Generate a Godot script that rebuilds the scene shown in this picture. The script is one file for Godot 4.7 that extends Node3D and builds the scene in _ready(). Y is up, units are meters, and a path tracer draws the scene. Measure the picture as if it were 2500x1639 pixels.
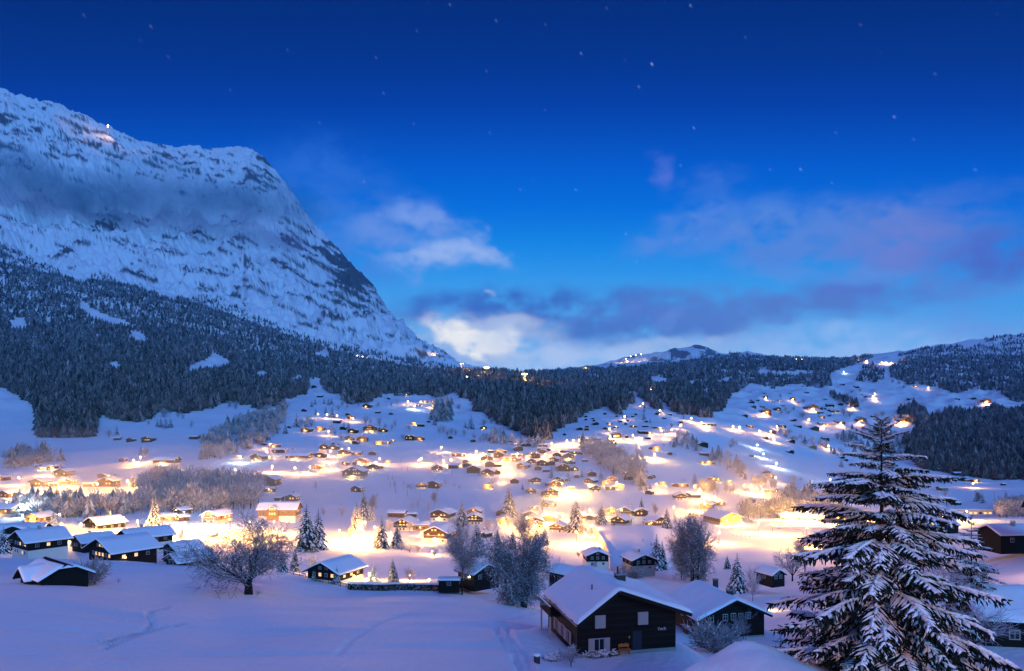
extends Node3D
# A snowy alpine village at dusk. Units are metres, the eye is at the origin, -z looks up the valley.
const F := 1667.0      # focal length of the photograph in its own pixels
const CX := 1250.0
const HY := 1040.0     # row of the horizon

var rng := RandomNumberGenerator.new()
var M := {}            # materials by name
var taken := {}        # names in use
var n1 := FastNoiseLite.new()
var n2 := FastNoiseLite.new()
var n3 := FastNoiseLite.new()

# ---------------------------------------------------------------- naming and tagging
func numbered(called: String) -> String:
	if not taken.has(called):
		taken[called] = 0
		return called
	taken[called] += 1
	return "%s_%03d" % [called, taken[called]]

func tag(o: Node, label := "", category := "", group := "", kind := "") -> Node:
	if label != "": o.set_meta("label", label)
	if category != "": o.set_meta("category", category)
	if group != "": o.set_meta("group", group)
	if kind != "": o.set_meta("kind", kind)
	return o

func thing(called: String, at := Vector3.ZERO, yaw := 0.0) -> Node3D:
	var o := Node3D.new()
	o.name = numbered(called)
	add_child(o)
	o.position = at
	o.rotation.y = deg_to_rad(yaw)
	return o

func part(called: String, mesh: Mesh, mat: Material, parent: Node, at := Vector3.ZERO) -> MeshInstance3D:
	var o := MeshInstance3D.new()
	if parent == self:
		o.name = numbered(called)
	else:
		var n := called
		var k := 1
		while parent.has_node(NodePath(n)):
			n = "%s_%03d" % [called, k]
			k += 1
		o.name = n
	o.mesh = mesh
	o.material_override = mat
	o.position = at
	parent.add_child(o, true)
	return o

# ---------------------------------------------------------------- a plain triangle collector
class TM:
	var v := PackedVector3Array()
	var c := PackedColorArray()
	var n := PackedVector3Array()
	var idx := PackedInt32Array()
	func tri(a: Vector3, b: Vector3, d: Vector3, col := Color.WHITE) -> void:   # clockwise seen from the front
		v.append(a); v.append(b); v.append(d)
		c.append(col); c.append(col); c.append(col)
		var m := (d - a).cross(b - a).normalized()
		n.append(m); n.append(m); n.append(m)
	func quad(a: Vector3, b: Vector3, d: Vector3, e: Vector3, col := Color.WHITE) -> void:
		tri(a, b, d, col)
		tri(a, d, e, col)
	func box(lo: Vector3, hi: Vector3, col := Color.WHITE) -> void:
		var p := [lo, Vector3(hi.x, lo.y, lo.z), Vector3(hi.x, lo.y, hi.z), Vector3(lo.x, lo.y, hi.z), Vector3(lo.x, hi.y, lo.z), Vector3(hi.x, hi.y, lo.z), hi, Vector3(lo.x, hi.y, hi.z)]
		for q in [[4, 5, 6, 7], [0, 3, 2, 1], [3, 7, 6, 2], [1, 5, 4, 0], [0, 4, 7, 3], [2, 6, 5, 1]]:
			quad(p[q[0]], p[q[1]], p[q[2]], p[q[3]], col)
	func bar(a: Vector3, b: Vector3, w: float, h: float, col := Color.WHITE) -> void:   # a square beam from a to b
		var f := (b - a).normalized()
		var s := f.cross(Vector3.UP)
		if s.length() < 0.05: s = Vector3.RIGHT
		s = s.normalized()
		var u := s.cross(f).normalized()
		s *= w / 2.0
		u *= h / 2.0
		var A := [a - s - u, a + s - u, a + s + u, a - s + u]
		var B := [b - s - u, b + s - u, b + s + u, b - s + u]
		for k in 4:
			var j := (k + 1) % 4
			quad(A[k], A[j], B[j], B[k], col)
		quad(A[3], A[2], A[1], A[0], col)
		quad(B[0], B[1], B[2], B[3], col)
	func tube(a: Vector3, b: Vector3, ra: float, rb: float, sides: int, col := Color.WHITE, col2 := Color.WHITE) -> void:
		var f := (b - a).normalized()
		var s := f.cross(Vector3.UP)
		if s.length() < 0.05: s = f.cross(Vector3.RIGHT)
		s = s.normalized()
		var u := s.cross(f).normalized()
		var base := v.size()
		for k in sides:
			var t := TAU * k / sides
			var d := s * cos(t) + u * sin(t)
			v.append(a + d * ra); n.append(d); c.append(col)
			v.append(b + d * rb); n.append(d); c.append(col2)
		var at := idx.size()
		idx.resize(at + sides * 6)
		for k in sides:
			var j := (k + 1) % sides
			idx[at] = base + 2 * k; idx[at + 1] = base + 2 * j; idx[at + 2] = base + 2 * k + 1
			idx[at + 3] = base + 2 * j; idx[at + 4] = base + 2 * j + 1; idx[at + 5] = base + 2 * k + 1
			at += 6
	# a spindle with four faces on each half, for needles and lumps of snow
	func spindle(a: Vector3, b: Vector3, w: float, h: float, col: Color, at := 0.45, col2 := Color(-1, 0, 0)) -> void:
		var f := (b - a).normalized()
		var s := f.cross(Vector3.UP)
		if s.length() < 0.05: s = Vector3.RIGHT
		s = s.normalized() * w
		var u := s.cross(f).normalized() * h
		var m := a.lerp(b, at)
		var r := [m + s, m + u, m - s, m - u]
		var cc := col2 if col2.r >= 0.0 else col
		for k in 4:
			var j := (k + 1) % 4
			tri(a, r[j], r[k], col)
			tri(b, r[k], r[j], cc)
	func mesh() -> ArrayMesh:
		var arr := []
		arr.resize(Mesh.ARRAY_MAX)
		var m := ArrayMesh.new()
		if v.is_empty(): return m
		arr[Mesh.ARRAY_VERTEX] = v
		arr[Mesh.ARRAY_NORMAL] = n
		arr[Mesh.ARRAY_COLOR] = c
		if not idx.is_empty():
			arr[Mesh.ARRAY_INDEX] = idx
		m.add_surface_from_arrays(Mesh.PRIMITIVE_TRIANGLES, arr)
		return m

# ---------------------------------------------------------------- the photograph's pixels to places
func at_px(X: float, Y: float, d: float) -> Vector3:
	return Vector3((X - CX) / F * d, (HY - Y) / F * d, -d)

func poly_y(p: Array, x: float) -> float:      # a polyline given as [x, y, x, y, ...]
	if x <= p[0]: return p[1]
	for i in range(2, p.size(), 2):
		if x <= p[i]:
			var t: float = (x - p[i - 2]) / (p[i] - p[i - 2])
			t = t * t * (3.0 - 2.0 * t) * 0.5 + t * 0.5
			return lerpf(p[i - 1], p[i + 1], t)
	return p[p.size() - 1]

func inside(poly: Array, x: float, y: float) -> bool:
	var hit := false
	var n: int = poly.size() / 2
	var j := n - 1
	for i in n:
		var xi: float = poly[2 * i]
		var yi: float = poly[2 * i + 1]
		var xj: float = poly[2 * j]
		var yj: float = poly[2 * j + 1]
		if (yi > y) != (yj > y) and x < (xj - xi) * (y - yi) / (yj - yi) + xi:
			hit = not hit
		j = i
	return hit

# ---------------------------------------------------------------- the lie of the land
const COLS := [-700, 0, 150, 300, 450, 600, 800, 1000, 1200, 1400, 1600, 1800, 2000, 2200, 2500, 3200]
# heights below and above the eye at each distance, one row per distance
const RING_D := [3.0, 25.0, 50.0, 90.0, 130.0, 175.0, 190.0, 210.0, 290.0, 360.0, 450.0, 560.0, 700.0, 900.0, 1150.0, 1500.0, 2000.0, 2700.0]
const NEAR_H := [
	[-8, -8, -8, -8, -8, -8, -8, -8, -8, -8, -8, -8, -8, -8, -8, -8],
	[-12.5, -12.5, -12.5, -12.5, -12.5, -12.5, -12.5, -12.5, -12.5, -13, -13, -13.5, -13.5, -13.5, -13.5, -13.5],
	[-17, -17.5, -17.7, -18, -18, -18, -18, -18, -18.2, -18.7, -19.3, -19.6, -19.6, -19.8, -19.6, -19],
	[-22, -22.5, -23, -24, -25, -25.5, -25.5, -26, -26, -27.5, -29, -29.5, -28.5, -27, -25.5, -24],
	[-28, -29, -29.5, -31, -32.5, -32.5, -33.5, -33, -33.5, -36, -39, -39.5, -37, -32, -28, -26],
	[-34, -34.5, -35, -35.7, -37.2, -38.5, -41.3, -42, -43, -46, -49, -47, -45, -39, -31, -26],
	[-35.5, -36.8, -37.2, -37.5, -38.7, -40.5, -43.5, -44.5, -45.5, -49, -50.5, -48, -46.5, -41, -33, -28],
	[-38, -42, -42.5, -42.5, -43, -43.5, -46, -47, -48, -52, -52, -50, -49, -44, -37, -31],
	[-41, -45, -46, -47, -47.5, -49, -52, -55, -56.5, -59, -59, -58, -57, -52, -46, -40],
	[-41, -46, -47, -48, -48.5, -50.5, -55, -58, -59.5, -61, -61, -61.5, -60, -56, -52, -46]]
const FAR_Y := [
	[1184, 1207, 1210, 1214, 1216, 1225, 1244, 1257, 1262, 1266, 1266, 1268, 1268, 1270, 1262, 1255],
	[1141, 1162, 1165, 1165, 1165, 1174, 1189, 1201, 1204, 1204, 1207, 1219, 1232, 1248, 1242, 1235],
	[1092, 1116, 1118, 1116, 1112, 1114, 1123, 1135, 1135, 1130, 1135, 1169, 1196, 1226, 1221, 1212],
	[1040, 1064, 1064, 1057, 1049, 1049, 1057, 1068, 1073, 1068, 1070, 1107, 1150, 1188, 1192, 1185],
	[965, 988, 995, 985, 990, 995, 1000, 1012, 1030, 1015, 1012, 1050, 1095, 1130, 1136, 1130],
	[880, 900, 905, 900, 910, 935, 955, 965, 960, 970, 968, 990, 1022, 1040, 1035, 1030],
	[780, 790, 800, 805, 830, 875, 912, 930, 922, 940, 935, 940, 955, 960, 955, 950],
	[640, 655, 688, 706, 745, 795, 862, 905, 914, 918, 905, 893, 893, 888, 878, 868]]
const SKYLINE := [-700, 150, -300, 180, 0, 215, 40, 232, 120, 245, 180, 270, 265, 310, 300, 327, 350, 346, 400, 352, 440, 360, 475, 354, 510, 366, 545, 359, 575, 357, 610, 362, 640, 383, 665, 408, 690, 440, 715, 472, 740, 510, 780, 562, 820, 602, 850, 634, 880, 665, 905, 690, 918, 716, 932, 736, 950, 762, 962, 776, 985, 802, 1005, 818, 1015, 832, 1050, 856, 1080, 872, 1110, 890, 1150, 903, 1200, 905, 1280, 912, 1330, 904, 1380, 901, 1450, 894, 1530, 886, 1640, 880, 1700, 872, 1760, 866, 1800, 862, 1835, 858, 1870, 870, 1950, 873, 2060, 874, 2130, 864, 2200, 856, 2300, 840, 2400, 824, 2500, 815, 3200, 790]
const RIDGE_D := [-700, 4300, 0, 4500, 500, 5000, 1000, 5000, 1110, 4600, 1200, 4200, 1400, 4000, 1700, 3500, 2000, 3300, 2300, 3100, 3200, 3000]
const X0 := -520.0
const XS := 8.0
const NC := 446
var DL := PackedFloat32Array()      # distances of the rows
var H := PackedFloat32Array()       # heights, row by row
var NR := 0

func spline(a: float, b: float, c: float, d: float, t: float) -> float:
	var m1 := (c - a) * 0.5
	var m2 := (d - b) * 0.5
	if (b - a) * (c - b) <= 0.0: m1 = 0.0
	if (c - b) * (d - c) <= 0.0: m2 = 0.0
	var t2 := t * t
	var t3 := t2 * t
	return (2 * t3 - 3 * t2 + 1) * b + (t3 - 2 * t2 + t) * m1 + (-2 * t3 + 3 * t2) * c + (t3 - t2) * m2

func make_land() -> void:
	n1.seed = 11; n1.frequency = 0.012; n1.fractal_octaves = 4
	n2.seed = 5; n2.frequency = 0.0016; n2.fractal_type = FastNoiseLite.FRACTAL_RIDGED; n2.fractal_octaves = 5
	n3.seed = 23; n3.frequency = 0.06; n3.fractal_octaves = 3
	var d := 3.0
	while d < 26.0:
		DL.append(d); d *= 1.09
	d = 26.0
	while d < 215.0:
		DL.append(d); d *= 1.0125
	while d < 1200.0:
		DL.append(d); d *= 1.0165
	while d < 2700.0:
		DL.append(d); d *= 1.013
	while d < 5300.0:
		DL.append(d); d *= 1.0065
	for e in [5400.0, 5600.0, 6000.0, 6600.0]:
		DL.append(e)
	NR = DL.size()
	# every ring at every column
	var rh := []
	for r in RING_D.size():
		var row := PackedFloat32Array()
		var src := []
		for k in COLS.size():
			src.append(float(NEAR_H[r][k]) if r < NEAR_H.size() else (HY - FAR_Y[r - NEAR_H.size()][k]) / F * RING_D[r])
		for i in NC:
			var X := X0 + i * XS
			var k := 0
			while k < COLS.size() - 2 and X > COLS[k + 1]: k += 1
			var t: float = (X - COLS[k]) / (COLS[k + 1] - COLS[k])
			row.append(spline(src[maxi(k - 1, 0)], src[k], src[k + 1], src[mini(k + 2, COLS.size() - 1)], t))
		rh.append(row)
	var sky := PackedFloat32Array()
	var rd := PackedFloat32Array()
	for i in NC:
		var X := X0 + i * XS
		sky.append(poly_y(SKYLINE, X))
		rd.append(poly_y(RIDGE_D, X))
	H.resize(NR * NC)
	var ring := 0
	for r in NR:
		var dd := DL[r]
		while ring < RING_D.size() - 2 and dd > RING_D[ring + 1]: ring += 1
		for i in NC:
			var X := X0 + i * XS
			var x := (X - CX) / F * dd
			var y: float
			if dd <= 2700.0:
				var t: float = log(dd / RING_D[ring]) / log(RING_D[ring + 1] / RING_D[ring])
				y = spline(rh[maxi(ring - 1, 0)][i], rh[ring][i], rh[ring + 1][i], rh[mini(ring + 2, RING_D.size() - 1)][i], t)
				var rough := clampf((dd - 900.0) / 900.0, 0.0, 1.0)
				y += n1.get_noise_2d(x, dd) * lerpf(minf(0.9, dd * 0.005), 16.0, rough)
				if dd < 215.0:
					y += n3.get_noise_2d(x * 0.5, dd * 1.6) * 0.30
			else:
				var foot: float = rh[RING_D.size() - 1][i]
				var t := (dd - 2700.0) / (rd[i] - 2700.0)
				var yf := HY - foot / 2700.0 * F
				if t <= 1.0:
					var lean := lerpf(1.15, 0.8, clampf((X - 400.0) / 600.0, 0.0, 1.0)) if X < 1110.0 else 1.0
					y = (HY - lerpf(yf, sky[i], pow(t, lean))) / F * dd
				else:
					y = (HY - sky[i]) / F * rd[i] - (dd - rd[i]) * 0.9
				if X < 1250.0:
					var k := clampf((1250.0 - X) / 250.0, 0.0, 1.0) * clampf((dd - 2700.0) / 300.0, 0.0, 1.0) * clampf(absf(1.0 - t) * 6.0 + 0.12, 0.0, 1.0)
					# gullies that run down the flank to the right, and ledges across them
					y += (n2.get_noise_2d(x * 1.5 + dd * 0.55, dd * 1.1 - x * 0.3) + 0.1) * 105.0 * k
					y += n1.get_noise_2d(x * 1.3 + y * 0.8, y * 2.6) * 26.0 * k
					y += n3.get_noise_2d(x * 0.28, dd * 0.28) * 14.0 * k
				else:
					y += n1.get_noise_2d(x, dd) * 14.0
			H[r * NC + i] = y
	# levelled ground round the near houses: x, z, height, radius
	for q in [[10.8, -68.5, -22.75, 7.0], [9.2, -73.0, -22.8, 8.0], [33.2, -108.0, -32.9, 9.0], [60.0, -79.0, -24.4, 10.0], [15.0, -36.0, -18.6, 8.0]]:
		for r in range(row_of(-q[1] - 18.0), row_of(-q[1] + 18.0)):
			for i in NC:
				var x := (X0 + i * XS - CX) / F * DL[r]
				var w := 1.0 - smoothstep(q[3] * 0.75, q[3] * 1.7, Vector2(x - q[0], -DL[r] - q[1]).length())
				if w > 0.0: H[r * NC + i] = lerpf(H[r * NC + i], q[2], w)
	tread()

# tracks trodden into the snow: [x, y, x, y, ...] in the photograph, then depth and half width in metres
func tread() -> void:
	var dug := {}
	for tr in [[[418, 1482, 365, 1492, 362, 1502, 370, 1515, 366, 1528, 345, 1540, 300, 1552, 245, 1568], 0.6, 0.35], [[455, 1523, 400, 1530, 350, 1545, 290, 1566, 250, 1585], 0.5, 0.35], [[0, 1486, 120, 1500, 260, 1512, 420, 1530, 620, 1538, 800, 1536], 0.2, 0.6], [[820, 1600, 860, 1560, 930, 1520, 1040, 1490, 1120, 1470], 0.3, 0.4],
			[[1205, 1520, 1212, 1535, 1225, 1560, 1245, 1590, 1262, 1615, 1285, 1650], 0.7, 0.45], [[1230, 1520, 1240, 1545, 1258, 1575, 1275, 1600, 1300, 1640], 0.55, 0.4], [[1195, 1520, 1260, 1505, 1320, 1490], 0.4, 0.5],
			[[1000, 1478, 900, 1486, 700, 1500, 500, 1496], 0.14, 0.7], [[650, 1600, 400, 1604, 0, 1598], 0.14, 0.9], [[880, 1372, 884, 1350, 895, 1325, 905, 1300], 0.45, 1.6]]:
		var p: Array = tr[0]
		for s in range(0, p.size() - 2, 2):
			for q in 28:
				var X := lerpf(p[s], p[s + 2], q / 28.0)
				var Y := lerpf(p[s + 1], p[s + 3], q / 28.0)
				var d := hit(X, Y)
				var c := at_px(X, Y, d)
				for r in range(row_of(d * 0.97), mini(row_of(d * 1.03) + 1, NR)):
					for i in range(maxi(int((X - X0) / XS) - 5, 0), mini(int((X - X0) / XS) + 6, NC)):
						var dd := DL[r]
						var w: float = Vector2((X0 + i * XS - CX) / F * dd - c.x, dd - d).length() / tr[2]
						if w < 2.0:
							var dig: float = tr[1] * (1.0 * exp(-w * w * 2.2) if w < 1.3 else -0.15)
							var key := r * NC + i
							dug[key] = maxf(dug.get(key, 0.0), dig) if dig > 0.0 else dug.get(key, dig)
	for key in dug:
		H[key] -= dug[key]

func row_of(d: float) -> int:
	var lo := 0
	var hi := NR - 1
	while hi - lo > 1:
		var m := (lo + hi) / 2
		if DL[m] <= d: lo = m
		else: hi = m
	return lo

func land(X: float, d: float) -> float:
	var r := clampi(row_of(d), 0, NR - 2)
	var t := clampf((d - DL[r]) / (DL[r + 1] - DL[r]), 0.0, 1.0)
	var fi := clampf((X - X0) / XS, 0.0, NC - 1.001)
	var i := int(fi)
	var u := fi - i
	return lerpf(lerpf(H[r * NC + i], H[r * NC + i + 1], u), lerpf(H[(r + 1) * NC + i], H[(r + 1) * NC + i + 1], u), t)

func land_at(x: float, z: float) -> float:
	return land(CX + x / -z * F, -z)

func hit(X: float, Y: float, from := 20.0) -> float:      # distance of the ground seen at a pixel
	var fi := clampf((X - X0) / XS, 0.0, NC - 1.001)
	var i := int(fi)
	var u := fi - i
	var prev := 0.0
	var start := row_of(from)
	for r in range(start, NR):
		var y := lerpf(H[r * NC + i], H[r * NC + i + 1], u)
		var e := HY - y / DL[r] * F - Y
		if e <= 0.0:
			if r == start: return DL[r]
			return lerpf(DL[r - 1], DL[r], prev / maxf(prev - e, 1e-5))
		prev = e
	return DL[NR - 1]

func spot(X: float, Y: float, from := 20.0) -> Vector3:
	var d := hit(X, Y, from)
	var p := at_px(X, Y, d)
	p.y = land(X, d)
	return p

func land_mesh(r0: int, r1: int, paint: Callable) -> ArrayMesh:
	var v := PackedVector3Array()
	var n := PackedVector3Array()
	var c := PackedColorArray()
	var idx := PackedInt32Array()
	for r in range(r0, r1 + 1):
		var d := DL[r]
		var ra := maxi(r - 1, 0)
		var rb := mini(r + 1, NR - 1)
		for i in NC:
			var x := (X0 + i * XS - CX) / F * d
			var y := H[r * NC + i]
			v.append(Vector3(x, y, -d))
			var ia := maxi(i - 1, 0)
			var ib := mini(i + 1, NC - 1)
			var dx := Vector3((ib - ia) * XS / F * d, H[r * NC + ib] - H[r * NC + ia], 0)
			var xa := (X0 + i * XS - CX) / F
			var dz := Vector3(xa * (DL[rb] - DL[ra]), H[rb * NC + i] - H[ra * NC + i], -(DL[rb] - DL[ra]))
			var nn := dx.cross(dz).normalized()
			if nn.y < 0: nn = -nn
			n.append(nn)
			c.append(paint.call(x, y, d, nn))
	for r in r1 - r0:
		for i in NC - 1:
			var a := r * NC + i
			idx.append_array([a, a + NC, a + 1, a + 1, a + NC, a + NC + 1])
	var arr := []
	arr.resize(Mesh.ARRAY_MAX)
	arr[Mesh.ARRAY_VERTEX] = v
	arr[Mesh.ARRAY_NORMAL] = n
	arr[Mesh.ARRAY_COLOR] = c
	arr[Mesh.ARRAY_INDEX] = idx
	var m := ArrayMesh.new()
	m.add_surface_from_arrays(Mesh.PRIMITIVE_TRIANGLES, arr)
	return m

# ---------------------------------------------------------------- sky
const SKY_STOPS := [[0.0, 156, 202, 250], [0.05, 144, 196, 250], [0.085, 128, 190, 250], [0.144, 100, 182, 250], [0.204, 68, 168, 247], [0.264, 26, 144, 240], [0.324, 0, 114, 226], [0.384, 0, 91, 205], [0.47, 0, 56, 160], [0.54, 0, 41, 128], [0.62, 0, 30, 106], [0.9, 1, 40, 136], [3.0, 3, 52, 160]]
# x, y, half width, half height, slope, share, red, green, blue: banks of cloud by where they stand over the valley
const CLOUDS := [
	[2300, 860, 420, 70, 0, 0.55, 150, 196, 250], [1900, 850, 330, 60, 0, 0.6, 160, 200, 252], [1360, 872, 230, 44, 0, 0.75, 176, 206, 250], [1120, 858, 110, 40, 0.1, 0.5, 128, 164, 232],
	[1350, 765, 350, 54, -0.02, 0.8, 62, 110, 196], [1580, 800, 260, 46, 0.0, 0.65, 74, 120, 200], [1130, 748, 130, 30, -0.06, 0.6, 62, 108, 198], [1700, 758, 280, 50, -0.05, 0.7, 90, 130, 206], [2050, 730, 280, 40, -0.1, 0.75, 92, 130, 206], [2150, 700, 150, 30, 0.05, 0.55, 92, 122, 206],
	[2380, 790, 170, 45, 0.1, 0.5, 104, 158, 232], [2000, 660, 200, 25, 0.05, 0.5, 98, 162, 238], [2330, 690, 200, 30, 0.12, 0.4, 104, 158, 232],
	[2150, 570, 260, 75, -0.05, 0.85, 104, 136, 214], [1920, 575, 170, 75, 0.05, 0.75, 92, 142, 224], [2230, 600, 130, 60, 0, 0.55, 118, 136, 212], [2420, 630, 150, 60, -0.1, 0.7, 84, 112, 200], [2370, 500, 120, 40, -0.2, 0.4, 76, 118, 212],
	[1670, 545, 110, 38, -0.45, 0.55, 104, 146, 228], [1760, 590, 130, 30, -0.2, 0.3, 104, 146, 228], [1612, 420, 22, 44, 0.1, 0.45, 96, 122, 216], [1720, 445, 80, 26, -0.2, 0.28, 92, 132, 222],
	[800, 500, 150, 140, 0.2, 0.5, 52, 114, 214], [880, 610, 130, 80, 0.3, 0.5, 76, 142, 232],
	[985, 560, 100, 62, 0.0, 0.55, 118, 158, 234], [1040, 530, 62, 36, 0.3, 0.5, 132, 168, 238], [1010, 628, 62, 30, -0.1, 0.7, 150, 182, 242], [1080, 622, 90, 26, -0.15, 0.72, 156, 188, 244], [1190, 622, 58, 22, 0.35, 0.75, 156, 188, 244], [1192, 592, 24, 22, 0.8, 0.55, 142, 178, 240], [1140, 560, 40, 20, 0.2, 0.4, 124, 164, 238], [1020, 665, 30, 30, 0.2, 0.4, 130, 168, 238],
	[1196, 716, 18, 4, 0, 0.5, 170, 200, 244], [1250, 800, 95, 26, 0.12, 0.5, 186, 204, 238], [1180, 828, 180, 52, 0.08, 0.55, 190, 210, 240], [1115, 800, 62, 18, 0.30, 0.9, 232, 238, 246], [1140, 822, 80, 26, 0.22, 1.0, 253, 253, 250], [1128, 845, 50, 20, 0.5, 0.95, 248, 250, 250], [1210, 830, 62, 20, 0.0, 0.75, 226, 234, 246],
	[1640, 842, 110, 20, -0.12, 0.75, 176, 200, 240], [1720, 840, 170, 18, 0, 0.6, 150, 190, 240], [1640, 780, 40, 18, -0.5, 0.5, 104, 142, 222], [1420, 772, 26, 14, -0.6, 0.45, 100, 140, 224], [1510, 770, 30, 14, -0.4, 0.35, 100, 140, 224]]
var warp := FastNoiseLite.new()
var wisp := FastNoiseLite.new()

func sky_color(az: float, el: float) -> Color:
	var t := tan(minf(el, 1.5))
	var k := 0
	var te := t
	t = te / maxf(cos(az), 0.74)
	while k < SKY_STOPS.size() - 2 and t > SKY_STOPS[k + 1][0]: k += 1
	var u: float = clampf((t - SKY_STOPS[k][0]) / (SKY_STOPS[k + 1][0] - SKY_STOPS[k][0]), 0, 1)
	var c := Color(lerpf(SKY_STOPS[k][1], SKY_STOPS[k + 1][1], u) / 255.0, lerpf(SKY_STOPS[k][2], SKY_STOPS[k + 1][2], u) / 255.0, lerpf(SKY_STOPS[k][3], SKY_STOPS[k + 1][3], u) / 255.0).srgb_to_linear()
	var front := cos(az)
	t = te
	var wx := warp.get_noise_2d(az * 900.0, el * 1500.0)
	var wy := warp.get_noise_2d(az * 900.0 + 700.0, el * 1500.0)
	var wi := wisp.get_noise_2d(az * 900.0, el * 1700.0)
	if front > 0.35:
		var X := CX + tan(az) * F + wx * 42.0
		var Y := HY - t / front * F + wy * 22.0
		for b in CLOUDS:
			var dx: float = (X - b[0]) / b[2]
			if dx > 1.9 or dx < -1.9: continue
			var dy: float = (Y - b[1] - (X - b[0]) * b[4]) / b[3]
			if dy > 1.9 or dy < -1.9: continue
			var r := dx * dx + dy * dy
			if r < 3.2:
				var a: float = b[5] * exp(-r * r * 0.62) * clampf(1.0 + wi * 1.7, 0.15, 1.4)
				c = c.lerp(Color(b[6] / 255.0, b[7] / 255.0, b[8] / 255.0).srgb_to_linear() * 1.05, clampf(a, 0, 1))
	# unseen broken cloud round and overhead, tinted mauve to add warm fill
	var round_share := smoothstep(0.72, 1.3, absf(az))
	if round_share > 0.0:
		c = c.lerp(Color(0.56, 0.50, 0.76).srgb_to_linear(), clampf(round_share * (wx * 0.9 + wi * 0.5 + 0.34), 0.0, 0.7))
	return c

func make_sky() -> Sky:
	warp.seed = 4; warp.frequency = 0.011; warp.fractal_octaves = 5; warp.fractal_gain = 0.55
	wisp.seed = 8; wisp.frequency = 0.013; wisp.fractal_octaves = 6; wisp.fractal_gain = 0.6
	var im := Image.create(1024, 512, false, Image.FORMAT_RGBF)
	var low := Color(0.30, 0.38, 0.62).srgb_to_linear()
	im.fill(low)
	for y in 256:
		var el := (0.5 - (y + 0.5) / 512.0) * PI
		for x in 1024:
			var az := wrapf((x + 0.5) / 1024.0 * TAU, -PI, PI)
			im.set_pixel(x, y, sky_color(az, el))
	im.resize(2048, 1024, Image.INTERPOLATE_CUBIC)
	for y in range(290, 512):
		var el := (0.5 - (y + 0.5) / 1024.0) * PI
		for q in range(-250, 250):
			im.set_pixel(posmod(q, 2048), y, sky_color((q + 0.5) / 2048.0 * TAU, el))
	im.resize(4096, 2048, Image.INTERPOLATE_CUBIC)
	# stars, drawn out a little to the lower right by the long exposure
	rng.seed = 77
	var big := [1590, 154, 1.9, 1559, 211, 0.7, 1418, 131, 0.8, 1694, 313, 0.8, 1661, 402, 0.45, 1955, 414, 0.9, 2181, 284, 0.9, 1685, 12, 0.8, 1098, 11, 0.5, 1211, 48, 0.5, 1187, 172, 0.3, 935, 227, 0.4, 366, 62, 0.45, 204, 37, 0.3, 408, 139, 0.25, 917, 139, 0.35, 2282, 180, 0.35, 2380, 415, 0.5, 1270, 463, 0.4, 1405, 463, 0.55, 888, 444, 0.5, 1527, 571, 0.6, 1553, 639, 0.45, 1244, 699, 0.45, 2040, 322, 0.3, 1700, 583, 0.5, 1787, 551, 0.4, 1880, 412, 0.35, 2030, 446, 0.3, 1010, 300, 0.3, 1195, 324, 0.3, 1330, 60, 0.25, 1017, 74, 0.25, 1480, 20, 0.3, 1820, 90, 0.25, 2100, 60, 0.3, 2230, 340, 0.3, 1330, 268, 0.25, 700, 120, 0.25, 560, 220, 0.2, 780, 300, 0.25]
	var list := []
	for k in range(0, big.size(), 3):
		list.append(Vector3(atan((big[k] - CX) / F), (HY - big[k + 1]) / F, big[k + 2]))
	for k in 260:
		list.append(Vector3(rng.randf_range(-PI, PI), rng.randf_range(0.22, 2.2), rng.randf_range(0.02, 0.14)))
	for s in list:
		var el: float = atan(s.y * cos(s.x)) if absf(s.x) < 0.7 else atan(s.y)
		var px: float = s.x / TAU * 4096.0
		var py: float = (0.5 - el / PI) * 2048.0
		for k in 2:
			var ix := posmod(int(floor(px)) + k, 4096)
			var iy := clampi(int(py) + k, 0, 2047)
			im.set_pixel(ix, iy, im.get_pixel(ix, iy) + Color(0.30, 0.37, 0.48) * s.z * (1.0 if k == 0 else 0.45))
	var m := PanoramaSkyMaterial.new()
	m.panorama = ImageTexture.create_from_image(im)
	var sky := Sky.new()
	sky.sky_material = m
	return sky

# ---------------------------------------------------------------- materials
func flat(called: String, c: Color, rough := 0.85, metal := 0.0) -> StandardMaterial3D:
	var m := StandardMaterial3D.new()
	m.resource_name = called
	m.albedo_color = c.linear_to_srgb()
	m.roughness = rough
	m.metallic = metal
	m.metallic_specular = 0.3
	M[called] = m
	return m

func noise_tex(seed_: int, freq: float, octaves: int, size := 512, ramp: Array = []) -> NoiseTexture2D:
	var t := NoiseTexture2D.new()
	var n := FastNoiseLite.new()
	n.seed = seed_; n.frequency = freq; n.fractal_octaves = octaves
	t.noise = n
	t.width = size; t.height = size
	t.seamless = true
	t.generate_mipmaps = false
	if ramp.size():
		var g := Gradient.new()
		g.offsets = PackedFloat32Array([0.0, 1.0])
		g.colors = PackedColorArray([ramp[0], ramp[1]])
		t.color_ramp = g
	return t

func vertex_paint(called: String, rough := 0.9) -> StandardMaterial3D:
	var m := flat(called, Color.WHITE, rough)
	m.vertex_color_use_as_albedo = true
	return m

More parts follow.
